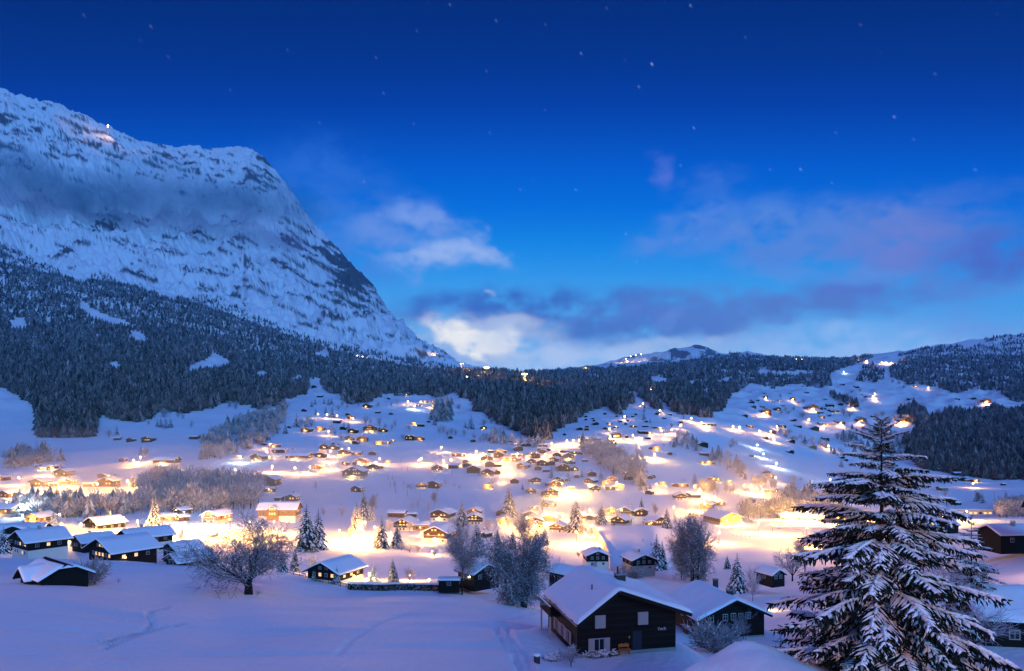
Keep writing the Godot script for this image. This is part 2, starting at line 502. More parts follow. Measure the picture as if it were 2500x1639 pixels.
func make_materials() -> void:
	var s := vertex_paint("snow_ground", 0.8)
	s.heightmap_enabled = true
	s.heightmap_texture = noise_tex(3, 0.02, 5)
	s.heightmap_scale = 9.0
	s.uv1_triplanar = true
	s.uv1_world_triplanar = true
	s.uv1_scale = Vector3(0.09, 0.09, 0.09)
	s = flat("snow", Color(0.84, 0.86, 0.88), 0.8)
	s.heightmap_enabled = true
	s.heightmap_texture = noise_tex(6, 0.03, 4)
	s.heightmap_scale = 2.0
	s.uv1_triplanar = true
	s.uv1_world_triplanar = true
	s.uv1_scale = Vector3(0.25, 0.25, 0.25)
	vertex_paint("rock_and_snow", 0.9)
	vertex_paint("far_tree", 1.0)
	for w in [["wood_dark", Color(0.010, 0.0075, 0.006), 1.0], ["wood_brown", Color(0.10, 0.052, 0.027), 1.0], ["wood_ochre", Color(0.26, 0.15, 0.06), 1.0], ["wood_grey", Color(0.15, 0.125, 0.10), 1.0]]:
		var m := flat(w[0], Color.WHITE, 0.8)
		var c: Color = w[1]
		m.albedo_texture = noise_tex(31 + c.r * 1000, 0.05, 4, 256, [(c * 0.55).linear_to_srgb(), (c * 1.5).linear_to_srgb()])
		m.uv1_triplanar = true
		m.uv1_scale = Vector3(0.12, 1.6, 0.12)
	flat("plaster", Color(0.62, 0.59, 0.53), 0.9)
	flat("concrete", Color(0.30, 0.29, 0.28), 0.9)
	flat("stone_plinth", Color(0.40, 0.37, 0.34), 0.9)
	flat("shutter", Color(0.40, 0.34, 0.33), 0.7)
	flat("frame_white", Color(0.46, 0.45, 0.45), 0.6)
	flat("glass_dark", Color(0.012, 0.014, 0.02), 0.12)
	flat("iron", Color(0.05, 0.05, 0.055), 0.5, 0.6)
	flat("zinc", Color(0.32, 0.33, 0.35), 0.45, 0.7)
	flat("bark", Color(0.022, 0.018, 0.017), 0.95)
	flat("needles", Color(0.011, 0.018, 0.013), 0.9)
	flat("door_dark", Color(0.02, 0.03, 0.05), 0.6)
	flat("bench_wood", Color(0.42, 0.16, 0.04), 0.6)
	flat("wood_barn", Color(0.035, 0.025, 0.019), 0.85)
	vertex_paint("twigs", 0.95)
	vertex_paint("fir", 0.95)
	for g in [["window_warm", Color(1.0, 0.78, 0.46), 1.6], ["window_dim", Color(1.0, 0.66, 0.4), 0.5], ["lamp_warm", Color(1.0, 0.82, 0.55), 40.0], ["lamp_white", Color(0.9, 0.97, 1.0), 30.0], ["lamp_strip", Color(1.0, 0.78, 0.4), 6.0]]:
		var m := flat(g[0], Color(0.2, 0.15, 0.1), 0.5)
		m.emission_enabled = true
		m.emission = (g[1] as Color)
		m.emission_energy_multiplier = g[2]

# ---------------------------------------------------------------- snow and rock
func paint_snow(x: float, _y: float, d: float, _n: Vector3) -> Color:
	var k := 1.0 + n1.get_noise_2d(x * 2.0, d * 2.0) * 0.05
	return Color(0.83 * k, 0.85 * k, 0.875 * k)

func paint_mountain(x: float, y: float, d: float, n: Vector3) -> Color:
	var X := CX + x / d * F
	var Y := HY - y / d * F
	var snow := paint_snow(x, y, d, n)
	if X > 1150.0: return snow
	# ledges show where the flank is steep: short dark bands that dip to the right
	var tilt := y + x * 0.36
	var band := n3.get_noise_2d(x * 0.075, tilt * 0.34) * 0.9 + n3.get_noise_2d(x * 0.35 + 300.0, tilt * 0.9) * 0.32 + n1.get_noise_2d(x * 0.5, y * 0.5) * 0.55
	var steep := clampf((0.80 - n.y) * 1.6, -0.4, 0.5)
	var bias := -0.43 + steep * 0.55
	bias += 0.85 * exp(-pow((X - 868.0) / 62.0, 2.0) - pow((Y - 668.0) / 70.0, 2.0)) + 0.36 * exp(-pow((X - 800.0) / 60.0, 2.0) - pow((Y - 610.0) / 40.0, 2.0))
	bias += 0.22 * exp(-pow((Y - 310.0 - X * 0.16) / 30.0, 2.0)) * (1.0 if X < 260.0 else 0.25)
	bias += 0.25 * exp(-pow((X - 430.0) / 90.0, 2.0) - pow((Y - 395.0) / 24.0, 2.0)) + 0.4 * exp(-pow((X - 625.0) / 45.0, 2.0) - pow((Y - 430.0) / 40.0, 2.0))
	bias -= 0.34 * smoothstep(70.0, 30.0, absf(Y - 470.0 - maxf(X - 300.0, 0.0) * 0.18)) * smoothstep(720.0, 640.0, X)  # haze put into the colour: rock left out under the cloud veil
	bias -= 0.30 * exp(-pow((X - 560.0) / 60.0, 2.0) - pow((Y - 390.0) / 35.0, 2.0))
	var r := smoothstep(0.02, 0.12, band + bias)
	return snow.lerp(Color(0.055, 0.06, 0.075), r * 0.92)

func mountain_mesh() -> ArrayMesh:      # the flank again, between the rows and columns of the coarse land
	var ds := []
	var d: float = DL[row_of(2700.0)]
	while d < 5300.0:
		ds.append(d)
		d *= 1.0028
	ds.append_array([5300.0, 5500.0, 6000.0, 6600.0])
	var xs := []
	var X := -520.0
	while X < 3048.0:
		xs.append(X)
		X += 3.5 if X < 1150.0 else 16.0
	var g := []
	for r in ds.size():
		var row := PackedVector3Array()
		for x in xs:
			var p := Vector3((x - CX) / F * ds[r], land(x, ds[r]), -ds[r])
			if x < 1160.0 and r > 0:
				var k := clampf(r / 12.0, 0.0, 1.0) * clampf((1160.0 - x) / 60.0, 0.0, 1.0)
				p.y += k * (n3.get_noise_2d(p.x * 0.42 + p.y * 0.16, p.y * 0.5) * 13.0 + n1.get_noise_2d(p.x * 2.4, p.z * 2.4) * 14.0)
			row.append(p)
		g.append(row)
	var nc := xs.size()
	var v := PackedVector3Array()
	var n := PackedVector3Array()
	var c := PackedColorArray()
	var idx := PackedInt32Array()
	for r in g.size():
		for i in nc:
			var p: Vector3 = g[r][i]
			var dx: Vector3 = g[r][mini(i + 1, nc - 1)] - g[r][maxi(i - 1, 0)]
			var dz: Vector3 = g[mini(r + 1, g.size() - 1)][i] - g[maxi(r - 1, 0)][i]
			var m := dx.cross(dz).normalized()
			if m.y < 0: m = -m
			v.append(p)
			n.append(m)
			c.append(paint_mountain(p.x, p.y, -p.z, m))
	for r in g.size() - 1:
		for i in nc - 1:
			var a := r * nc + i
			idx.append_array([a, a + nc, a + 1, a + 1, a + nc, a + nc + 1])
	var arr := []
	arr.resize(Mesh.ARRAY_MAX)
	arr[Mesh.ARRAY_VERTEX] = v
	arr[Mesh.ARRAY_NORMAL] = n
	arr[Mesh.ARRAY_COLOR] = c
	arr[Mesh.ARRAY_INDEX] = idx
	var mesh := ArrayMesh.new()
	mesh.add_surface_from_arrays(Mesh.PRIMITIVE_TRIANGLES, arr)
	return mesh

func make_ground() -> void:
	var cut := [0, row_of(208.0), row_of(1120.0), row_of(2700.0), NR - 1]
	var names := ["snow_meadow", "valley_ground", "forest_hillside", "mountain"]
	var labels := ["snow covered meadow sloping down in front of the village", "snowy valley floor and lower slopes that carry the village", "snowy hillside that rises under the forests round the valley", "tall snow and rock mountain face with a long ridge above the forest"]
	for k in 4:
		var o := part(names[k], mountain_mesh() if k == 3 else land_mesh(cut[k], cut[k + 1], paint_snow), M.rock_and_snow if k == 3 else M.snow_ground, self)
		tag(o, labels[k], "mountain" if k == 3 else "ground", "", "structure")
	var g0 := []
	for r in 12:
		var row := []
		for i in 25:
			var z := -27.0 + r * 6.0
			row.append(Vector3((i - 12) * 10.0, -7.65 + 0.205 * z + n1.get_noise_2d(i * 9.0, z) * 0.4, z))
		g0.append(row)
	tag(part("snow_terrace", sheet(g0), M.snow_ground, self), "snowy slope round the viewpoint, at the top of the meadow", "ground", "", "structure")
	# the far snowy summit between the clouds and the wooded ridge
	var sk := [1400, 905, 1440, 893, 1500, 880, 1540, 868, 1580, 864, 1620, 858, 1640, 852, 1665, 848, 1700, 842, 1722, 846, 1740, 853, 1762, 862, 1800, 872, 1850, 885]
	var v := TM.new()
	var g := []
	for r in 25:
		var d := 6300.0 + r * 40.0
		var row := []
		for i in 120:
			var X := 1390.0 + i * 4.0
			var t := (d - 6300.0) / 700.0
			var Y: float = lerpf(940.0, poly_y(sk, X), minf(pow(t, 0.9), 1.0)) + maxf(t - 1.0, 0.0) * 60.0
			var p := at_px(X, Y, d)
			p.y += (n2.get_noise_2d(p.x * 2.0 + d, d * 2.0) * 80.0 + n3.get_noise_2d(p.x * 0.15, d * 0.2) * 26.0) * clampf(absf(1.0 - t) * 2.0 + 0.15, 0, 1)
			row.append(p)
		g.append(row)
	for r in 24:
		for i in 119:
			var rock := smoothstep(0.06, 0.2, n3.get_noise_2d(g[r][i].x * 0.04 + 50.0, g[r][i].y * 0.11) - 0.05 + 0.35 * exp(-pow((i - 78) / 12.0, 2.0) - pow((r - 14) / 4.0, 2.0)))
			v.quad(g[r][i], g[r + 1][i], g[r + 1][i + 1], g[r][i + 1], Color(0.83, 0.85, 0.87).lerp(Color(0.07, 0.075, 0.09), rock * 0.85))
	tag(part("distant_mountain", v.mesh(), M.rock_and_snow, self), "small white summit behind the wooded ridge in the gap of the valley", "mountain", "", "structure")

# ---------------------------------------------------------------- forest seen as a mass
func far_fir(seed_: int, frost: float) -> ArrayMesh:      # one metre tall
	rng.seed = seed_
	var m := TM.new()
	var tiers := 6
	for t in tiers:
		var y0 := 0.06 + 0.80 * t / tiers
		var r := 0.235 * (1.0 - pow(t / float(tiers), 1.15)) + 0.025
		var y1 := y0 + 0.34 * (1.0 - 0.55 * t / tiers)
		var sides := 7
		var a0 := rng.randf() * TAU
		var ring := []
		for k in sides * 2:
			var rr := r * (rng.randf_range(0.9, 1.25) if k % 2 == 0 else rng.randf_range(0.42, 0.6))
			var a := a0 + TAU * k / (sides * 2)
			ring.append(Vector3(cos(a) * rr, y0 - (0.05 if k % 2 == 0 else 0.0) + rng.randf_range(-0.02, 0.02), sin(a) * rr))
		var top := Vector3(rng.randf_range(-0.01, 0.01), minf(y1, 1.0), rng.randf_range(-0.01, 0.01))
		for k in sides * 2:
			var f := clampf(frost + rng.randf_range(-0.35, 0.35), 0.0, 1.0)
			m.tri(top, ring[k], ring[(k + 1) % (sides * 2)], Color(0.020, 0.022, 0.022).lerp(Color(0.46, 0.47, 0.50), pow(f, 1.45)))
	return m.mesh()

func far_broadleaf(seed_: int, frost: float) -> ArrayMesh:
	rng.seed = seed_
	var m := TM.new()
	m.tri(Vector3(-0.02, 0, 0), Vector3(0, 0.6, 0.0), Vector3(0.02, 0, 0), Color(0.03, 0.025, 0.025))
	m.tri(Vector3(0, 0, 0.02), Vector3(0, 0.6, 0.0), Vector3(0, 0, -0.02), Color(0.03, 0.025, 0.025))
	for k in 130:
		var dir := Vector3(rng.randfn(), rng.randfn(), rng.randfn()).normalized()
		var c := Vector3(dir.x * 0.30, 0.58 + dir.y * 0.36, dir.z * 0.30) * Vector3(1, 1, 1)
		c = Vector3(0, 0.5, 0).lerp(c, pow(rng.randf(), 0.45))
		var out_ := (c - Vector3(0, 0.25, 0)).normalized()
		var s := out_.cross(Vector3(rng.randfn(), rng.randfn(), rng.randfn())).normalized()
		var f := clampf(frost + rng.randf_range(-0.3, 0.3), 0.0, 1.0)
		var l := rng.randf_range(0.10, 0.2)
		m.tri(c - s * 0.022, c + out_ * l + s * rng.randf_range(-0.06, 0.06), c + s * 0.022, Color(0.03, 0.026, 0.028).lerp(Color(0.5, 0.48, 0.5), f))
	return m.mesh()

const WOOD_TOP := [-520, 560, 0, 597, 100, 642, 200, 692, 240, 668, 330, 702, 420, 732, 520, 720, 600, 762, 700, 802, 800, 836, 900, 856, 1000, 880, 1100, 894, 1150, 905, 1200, 906, 1280, 913, 1330, 905, 1450, 895, 1470, 900, 1560, 892, 1640, 884, 1760, 868, 1800, 863, 1870, 871, 2060, 875, 2140, 868]
const WOOD_FOOT := [-520, 960, 0, 945, 80, 985, 95, 1060, 150, 1105, 215, 1112, 235, 1070, 215, 1010, 300, 1028, 350, 1030, 385, 1008, 450, 1010, 500, 1000, 560, 982, 600, 988, 640, 1002, 672, 995, 700, 972, 748, 962, 757, 925, 780, 925, 790, 958, 830, 966, 850, 985, 900, 985, 930, 965, 1000, 962, 1060, 970, 1110, 962, 1145, 975, 1160, 1000, 1200, 1022, 1240, 1045, 1290, 1068, 1335, 1078, 1352, 1052, 1385, 1038, 1420, 1015, 1450, 998, 1485, 995, 1510, 1012, 1540, 985, 1575, 985, 1610, 998, 1640, 1008, 1690, 1016, 1725, 1020, 1760, 1002, 1790, 962, 1830, 940, 1900, 946, 1945, 938, 1990, 945, 2140, 962]
# open snow inside the woods, and woods of their own
const GLADES := [
	[195, 730, 222, 752, 262, 772, 318, 790, 318, 801, 268, 797, 222, 775, 200, 758], [306, 832, 318, 808, 345, 815, 366, 836, 340, 842], [448, 920, 470, 892, 500, 876, 530, 866, 562, 882, 555, 902, 510, 912], [600, 925, 640, 905, 672, 920, 640, 930],
	[18, 782, 55, 778, 72, 800, 30, 806], [262, 885, 290, 882, 300, 905, 268, 908], [770, 862, 798, 850, 806, 872, 780, 880], [690, 925, 735, 918, 742, 936, 700, 940],
	[1585, 928, 1605, 918, 1640, 930, 1620, 942, 1592, 940], [1748, 928, 1790, 922, 1775, 936, 1750, 940], [1520, 960, 1550, 955, 1580, 985, 1600, 1000, 1560, 1000, 1540, 975], [1590, 968, 1625, 985, 1650, 1002, 1610, 1000], [1850, 905, 1868, 900, 1900, 910, 1990, 908, 1985, 917, 1850, 918], [1680, 935, 1698, 930, 1700, 942, 1684, 946], [1384, 970, 1394, 970, 1394, 980, 1384, 980], [1700, 955, 1750, 948, 1752, 962, 1712, 966], [1005, 920, 1060, 915, 1062, 922, 1008, 926], [1175, 945, 1195, 950, 1185, 962], [1440, 918, 1460, 915, 1462, 925, 1442, 927]]
const WOODS := [
	[2095, 925, 2105, 900, 2130, 893, 2160, 908, 2155, 930, 2125, 935, 2085, 928], [2168, 898, 2230, 868, 2330, 852, 2420, 842, 2500, 828, 2700, 815, 2700, 1010, 2470, 980, 2440, 955, 2380, 950, 2330, 962, 2270, 942, 2212, 938, 2172, 918], [2190, 866, 2260, 850, 2345, 843, 2360, 850, 2260, 862, 2195, 872], [2400, 830, 2460, 818, 2500, 815, 2600, 812, 2600, 822, 2500, 826, 2410, 836],
	[2025, 958, 2060, 972, 2092, 985, 2094, 1000, 2060, 985, 2022, 968], [2190, 1000, 2240, 988, 2262, 1010, 2240, 1040, 2200, 1020], [2235, 1062, 2262, 1030, 2320, 1005, 2372, 1012, 2432, 1002, 2470, 1010, 2560, 985, 2720, 960, 2720, 1195, 2500, 1172, 2420, 1172, 2330, 1158, 2260, 1148, 2215, 1120, 2205, 1080]]

func make_forest() -> void:
	var spots := [[], [], [], [], [], []]
	rng.seed = 101
	var d := 880.0
	while d < 4550.0:
		var step := clampf(d * 0.0045, 5.6, 12.5)
		var w := step
		var X := -420.0
		while X < 2720.0:
			X += w / d * F * rng.randf_range(0.6, 1.4)
			var dd := d + rng.randf_range(-0.5, 0.5) * step
			var y := land(X, dd)
			var Y := HY - y / dd * F
			var ok := false
			var wob := n1.get_noise_2d(X * 3.0, Y * 3.0) * 16.0
			if X < poly_y([860, 2140, 878, 2125, 890, 2090, 905, 2045, 915, 2025, 960, 2030], Y) + wob * 0.5:
				ok = Y > poly_y(WOOD_TOP, X) + wob * 0.5 and Y < poly_y(WOOD_FOOT, X) + wob * 0.5
				if ok and X > 130 and X < 245 and Y > 990: ok = dd < 1500.0
			if not ok and X > 2010.0:
				for w2 in WOODS:
					if inside(w2, X + wob * 0.4, Y + wob * 0.4): ok = true; break
			if ok:
				for g in GLADES:
					if inside(g, X + wob * 0.3, Y + wob * 0.3): ok = false; break
			if not ok: continue
			var thin := n1.get_noise_2d(X * 6.0 + 900.0, dd * 0.4)
			if thin < -0.42: continue
			var kind := rng.randi() % 4
			var leafy := 0.55 if Y > poly_y(WOOD_FOOT, X) - 30.0 and X < 2040.0 else 0.10
			if X > 2100.0: leafy = 0.35
			if rng.randf() < leafy * clampf(0.8 + thin * 1.5, 0.1, 1.6): kind = 4 + rng.randi() % 2
			var h := (9.0 + 17.0 * pow(rng.randf(), 0.8)) * (1.0 + 0.35 * n1.get_noise_2d(X * 4.0, dd)) * (0.7 if kind > 3 else 1.0) * clampf(1.25 - d / 5200.0, 0.52, 1.05)
			var b := Basis(Vector3.UP, rng.randf() * TAU).scaled_local(Vector3(h * rng.randf_range(0.85, 1.25), h, h * rng.randf_range(0.85, 1.25)))
			spots[kind].append(Transform3D(b, Vector3((X - CX) / F * dd, y - 0.6, -dd)))
		d += step
	var meshes := [far_fir(1, 0.35), far_fir(2, 0.48), far_fir(3, 0.3), far_fir(4, 0.55), far_broadleaf(5, 0.42), far_broadleaf(6, 0.6)]
	var names := ["conifer_forest", "conifer_forest", "conifer_forest", "conifer_forest", "broadleaf_forest", "broadleaf_forest"]
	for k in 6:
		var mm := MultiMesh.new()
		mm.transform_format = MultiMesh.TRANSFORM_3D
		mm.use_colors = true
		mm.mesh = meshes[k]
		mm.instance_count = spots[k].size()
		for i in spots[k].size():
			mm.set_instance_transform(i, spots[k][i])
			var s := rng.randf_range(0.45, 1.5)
			var far := clampf((-spots[k][i].origin.z - 900.0) / 1900.0, 0.0, 1.0)      # aerial haze put into the tint: paler and bluer with distance
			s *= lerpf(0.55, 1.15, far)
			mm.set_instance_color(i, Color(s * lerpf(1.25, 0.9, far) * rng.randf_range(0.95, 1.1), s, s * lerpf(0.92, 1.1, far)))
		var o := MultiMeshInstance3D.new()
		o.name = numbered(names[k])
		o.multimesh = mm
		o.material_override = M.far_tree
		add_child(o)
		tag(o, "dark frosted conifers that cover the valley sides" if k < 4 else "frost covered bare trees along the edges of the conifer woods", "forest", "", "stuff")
	print("forest ", spots.map(func(a): return a.size()))

# ---------------------------------------------------------------- mist
func mist(called: String, label: String, c: Vector3, size: Vector3, density: float, albedo := Color(0.95, 0.95, 0.97), yaw := 0.0, roll := 0.0) -> void:
	var f := FogVolume.new()
	f.shape = RenderingServer.FOG_VOLUME_SHAPE_ELLIPSOID
	f.size = size
	f.name = numbered(called)
	var m := FogMaterial.new()
	m.resource_name = "mist"
	m.density = density
	m.albedo = albedo
	f.material = m
	f.position = c
	f.rotation = Vector3(0, deg_to_rad(yaw), deg_to_rad(roll))
	add_child(f)
	tag(f, label, "mist", "", "stuff")

# ---------------------------------------------------------------- houses
func sheet(g: Array, flip := false, col := Color.WHITE) -> ArrayMesh:     # a smooth surface over a grid of points
	var nr := g.size()
	var nc: int = g[0].size()
	var t := TM.new()
	for r in nr:
		for c in nc:
			var dx: Vector3 = g[r][mini(c + 1, nc - 1)] - g[r][maxi(c - 1, 0)]
			var dz: Vector3 = g[mini(r + 1, nr - 1)][c] - g[maxi(r - 1, 0)][c]
			var n := dz.cross(dx).normalized()
			t.v.append(g[r][c])
			t.n.append(-n if flip else n)
			t.c.append(col)
	for r in nr - 1:
		for c in nc - 1:
			var a := r * nc + c
			var q := [a, a + 1, a + nc, a + 1, a + nc + 1, a + nc]
			if flip: q = [a, a + nc, a + 1, a + 1, a + nc, a + nc + 1]
			t.idx.append_array(q)
	return t.mesh()

func roof_line(x: float, xl: float, xr: float, ax: float, yl: float, yr: float, ya: float) -> float:
	if x < ax: return lerpf(ya, yl, (ax - x) / (ax - xl))
	return lerpf(ya, yr, (x - ax) / (xr - ax))

# a gable roof: edges at xl and xr, ridge at ax; from z0 to z1
func roof_mesh(xl: float, xr: float, ax: float, yl: float, yr: float, ya: float, z0: float, z1: float, th: float) -> ArrayMesh:
	var t := TM.new()
	for s in [[xl, yl], [xr, yr]]:
		var a := Vector3(s[0], s[1], z1)
		var b := Vector3(ax, ya, z1)
		var c := Vector3(ax, ya, z0)
		var d := Vector3(s[0], s[1], z0)
		var dn := Vector3(0, -th, 0)
		if s[0] > ax:
			t.quad(b, c, d, a); t.quad(b + dn, a + dn, d + dn, c + dn)
			t.quad(a, d, d + dn, a + dn); t.quad(b, a, a + dn, b + dn); t.quad(d, c, c + dn, d + dn)
		else:
			t.quad(a, d, c, b); t.quad(a + dn, b + dn, c + dn, d + dn)
			t.quad(a, a + dn, d + dn, d); t.quad(a, b, b + dn, a + dn); t.quad(d, d + dn, c + dn, c)
	return t.mesh()

func steps(a: float, b: float, edge: float, n: int) -> PackedFloat32Array:
	var p := PackedFloat32Array([a, a + edge * 0.12, a + edge * 0.5, a + edge])
	for k in range(1, n):
		p.append(lerpf(a + edge, b - edge, k / float(n)))
	p.append_array([b - edge, b - edge * 0.5, b - edge * 0.12, b])
	return p

func roof_snow(xl: float, xr: float, ax: float, yl: float, yr: float, ya: float, z0: float, z1: float, th: float, n: int, seed_: int, sag := 0.0) -> ArrayMesh:
	var g := []
	var e := th * 0.9
	var rough := FastNoiseLite.new()
	rough.seed = seed_; rough.frequency = 0.35
	for z in steps(z0, z1, e, n):
		var row := []
		for x in steps(xl, xr, e, n):
			var dist := minf(minf(x - xl, xr - x), minf(z - z0, z1 - z))
			var w := 0.55
			var y := (roof_line(clampf(x - w, xl, xr), xl, xr, ax, yl, yr, ya) + roof_line(x, xl, xr, ax, yl, yr, ya) + roof_line(clampf(x + w, xl, xr), xl, xr, ax, yl, yr, ya)) / 3.0 if n > 5 else roof_line(x, xl, xr, ax, yl, yr, ya)
			y = maxf(y, roof_line(x, xl, xr, ax, yl, yr, ya) - th * 0.4)
			var k := clampf(dist / e, 0.0, 1.0)
			y += th * sqrt(k * (2.0 - k)) * (1.0 + 0.38 * rough.get_noise_2d(x, z)) + 0.004
			var wob := rough.get_noise_2d(x * 2.0 + 40.0, z * 2.0) * 0.2 * (1.0 - k) if sag > 0.0 else 0.0
			y -= sag * (1.0 - k) * (1.0 - k) * 0.3
			row.append(Vector3(x + (wob if dist == x - xl or dist == xr - x else 0.0), y, z))
		g.append(row)
	return sheet(g)

func gable_wall(w0: float, w1: float, ax: float, yl: float, yr: float, ya: float, z0: float, z1: float, low: float) -> ArrayMesh:
	var t := TM.new()
	var f := [Vector3(w0, low, z1), Vector3(w0, yl, z1), Vector3(ax, ya, z1), Vector3(w1, yr, z1), Vector3(w1, low, z1)]
	var b := []
	for p in f: b.append(Vector3(p.x, p.y, z0))
	t.quad(f[0], f[1], f[3], f[4]); t.tri(f[1], f[2], f[3])
	t.quad(b[4], b[3], b[1], b[0]); t.tri(b[3], b[2], b[1])
	t.quad(b[0], b[1], f[1], f[0]); t.quad(f[4], f[3], b[3], b[4])
	return t.mesh()

var box_cache := {}
func slab(size: Vector3) -> BoxMesh:
	var key := "%.2f %.2f %.2f" % [size.x, size.y, size.z]
	if not box_cache.has(key):
		var b := BoxMesh.new()
		b.size = size
		box_cache[key] = b
	return box_cache[key]

func mass(o: Node, what: String, size: Vector3, at: Vector3, m: Material) -> MeshInstance3D:
	return part(what, slab(size), m, o, at)

# a window set into a wall: a frame, its pane a little proud, and a bar
func window(o: Node, at: Vector3, w: float, h: float, lit: Material, yaw := 0.0, fine := false) -> MeshInstance3D:
	var t := part("window", slab(Vector3(w, h, 0.10)), M.frame_white if fine else lit, o, at)
	t.rotation.y = deg_to_rad(yaw)
	if not fine: return t
	part("pane", slab(Vector3(w * 0.84, h * 0.84, 0.04)), lit, t, Vector3(0, 0, 0.045))
	part("glazing_bar", slab(Vector3(w * 0.05, h * 0.84, 0.03)), M.frame_white, t, Vector3(0, 0, 0.065))
	part("glazing_bar", slab(Vector3(w * 0.84, h * 0.04, 0.03)), M.frame_white, t, Vector3(0, h * 0.12, 0.066))
	return t

# o: width across the gable, length along the ridge, look; lod 0 far, 1 middle, 2 near
func house(called: String, at: Vector3, yaw: float, w: float, l: float, look: String, lit: int, lod: int, seed_: int, opt := {}) -> Node3D:
	var o := thing(called, at, yaw)
	rng.seed = seed_
	var eave: float = opt.get("eave", clampf(w * 0.42, 2.2, 7.0))
	var pitch: float = opt.get("pitch", rng.randf_range(0.40, 0.50))
	var ya := eave + w * 0.5 * pitch
	var ov: float = opt.get("over", clampf(w * 0.10, 0.4, 1.3))
	var wall: Material = {"d": M.wood_dark, "m": M.wood_brown, "o": M.wood_ochre, "p": M.wood_grey, "w": M.plaster}[look]
	var low := -maxf(w * 0.25, 2.0)
	part("wall", gable_wall(-w / 2, w / 2, 0, eave, eave, ya, -l / 2, l / 2, low), wall, o)
	var drop := ov * pitch
	var rf := part("roof", roof_mesh(-w / 2 - ov, w / 2 + ov, 0, eave - drop + 0.06, eave - drop + 0.06, ya + 0.06, -l / 2 - ov, l / 2 + ov * 1.1, 0.2), M.wood_dark if look != "o" else M.wood_brown, o)
	var th: float = opt.get("snow", rng.randf_range(0.32, 0.5))
	part("roof_snow", roof_snow(-w / 2 - ov - 0.05, w / 2 + ov + 0.05, 0, eave - drop + 0.06, eave - drop + 0.06, ya + 0.06, -l / 2 - ov - 0.04, l / 2 + ov * 1.1 + 0.04, th, 3 if lod == 0 else 6, seed_), M.snow, rf)
	var zf := l / 2
	if lod == 0:
		if lit > 0:
			mass(o, "window", Vector3(w * 0.32, 0.8, 0.08), Vector3(rng.randf_range(-0.1, 0.1) * w, eave * 0.5, zf + 0.03), M.window_warm)
		return o
	# a rendered ground floor, an upper floor with a row of windows, one or two under the ridge
	var ph := 0.0
	if opt.get("plinth", lit > 0 and w > 7.0):
		ph = eave * 0.40
		part("plinth", gable_wall(-w / 2 - 0.07, w / 2 + 0.07, 0, ph, ph, ph + 0.001, -l / 2 - 0.07, l / 2 + 0.07, low - 0.2), M.stone_plinth if rng.randf() < 0.4 else M.plaster, o)
	var rows := [ph * 0.55 if ph > 0.9 else 0.0, ph + (eave - ph) * 0.58, eave + (ya - eave) * 0.34]
	var share: float = opt.get("glow", 0.4 if lit > 0 else 0.0)
	var fine := lod == 2
	for r in 3:
		if rows[r] == 0.0: continue
		var n := clampi(int(w / 2.4), 2, 6)
		if r == 2: n = maxi(n - 2, 1)
		var span := w * (0.78 if r < 2 else 0.42)
		for k in n:
			if rng.randf() < 0.12: continue
			var x := (k + 0.5) / n * span - span / 2
			window(o, Vector3(x, rows[r], zf + (0.09 if r == 0 and ph > 0 else 0.03)), minf(1.0, span / n * 0.55), 1.05 if r < 2 else 0.8, M.window_warm if rng.randf() < share else (M.window_dim if rng.randf() < share * 0.3 else M.glass_dark), 0.0, fine)
	for side in [-1.0, 1.0]:
		var n := clampi(int(l / 3.5), 1, 5)
		for k in n:
			window(o, Vector3(side * (w / 2 + 0.03), rows[1] - 0.25, (k + 0.5) / n * l * 0.85 - l * 0.425), 1.0, 1.05, M.window_warm if rng.randf() < share * 0.7 else M.glass_dark, 90.0 * side, fine)
	if opt.get("balcony", w > 8.0 and lit > 0) and eave > 3.0:
		var y := ph + (eave - ph) * 0.26
		var b := part("balcony", slab(Vector3(w * 0.92, 0.14, 1.05)), wall, o, Vector3(0, y, zf + 0.56))
		part("railing", slab(Vector3(w * 0.92, 0.75, 0.07)), wall, b, Vector3(0, 0.44, 0.5))
		part("snow_edge", slab(Vector3(w * 0.9, 0.10, 0.12)), M.snow, b, Vector3(0, 0.87, 0.5))
	if opt.get("chimney", rng.randf() < 0.6):
		var cx := rng.randf_range(-0.2, 0.2) * w
		var cy := roof_line(cx, -w / 2, w / 2, 0, eave, eave, ya)
		var ch := part("chimney", slab(Vector3(0.7, 1.9, 0.7)), M.concrete, rf, Vector3(cx, cy + 0.6, rng.randf_range(-0.3, 0.2) * l))
		if lod > 0: ch.set_meta("cap", 1)
		var cap := TM.new()
		cap.box(Vector3(-0.45, 0, -0.45), Vector3(0.45, 0.16, 0.45))
		part("chimney_snow", cap.mesh(), M.snow, rf, ch.position + Vector3(0, 0.955, 0))
	return o

# ---------------------------------------------------------------- lamps
const WARM := Color(1.0, 0.69, 0.30)
const GOLD := Color(1.0, 0.76, 0.37)
const COOL := Color(0.86, 0.95, 1.0)
var lamp_pole: ArrayMesh
var lamp_head: SphereMesh

func lamp_light(o: Node3D, at: Vector3, power: float, c: Color, size := 0.15) -> void:
	var l := OmniLight3D.new()
	l.name = "light"
	l.light_color = c
	l.light_energy = power
	l.omni_range = 120.0
	l.omni_attenuation = 2.0
	l.light_size = size
	l.shadow_enabled = true
	l.position = at
	o.add_child(l, true)

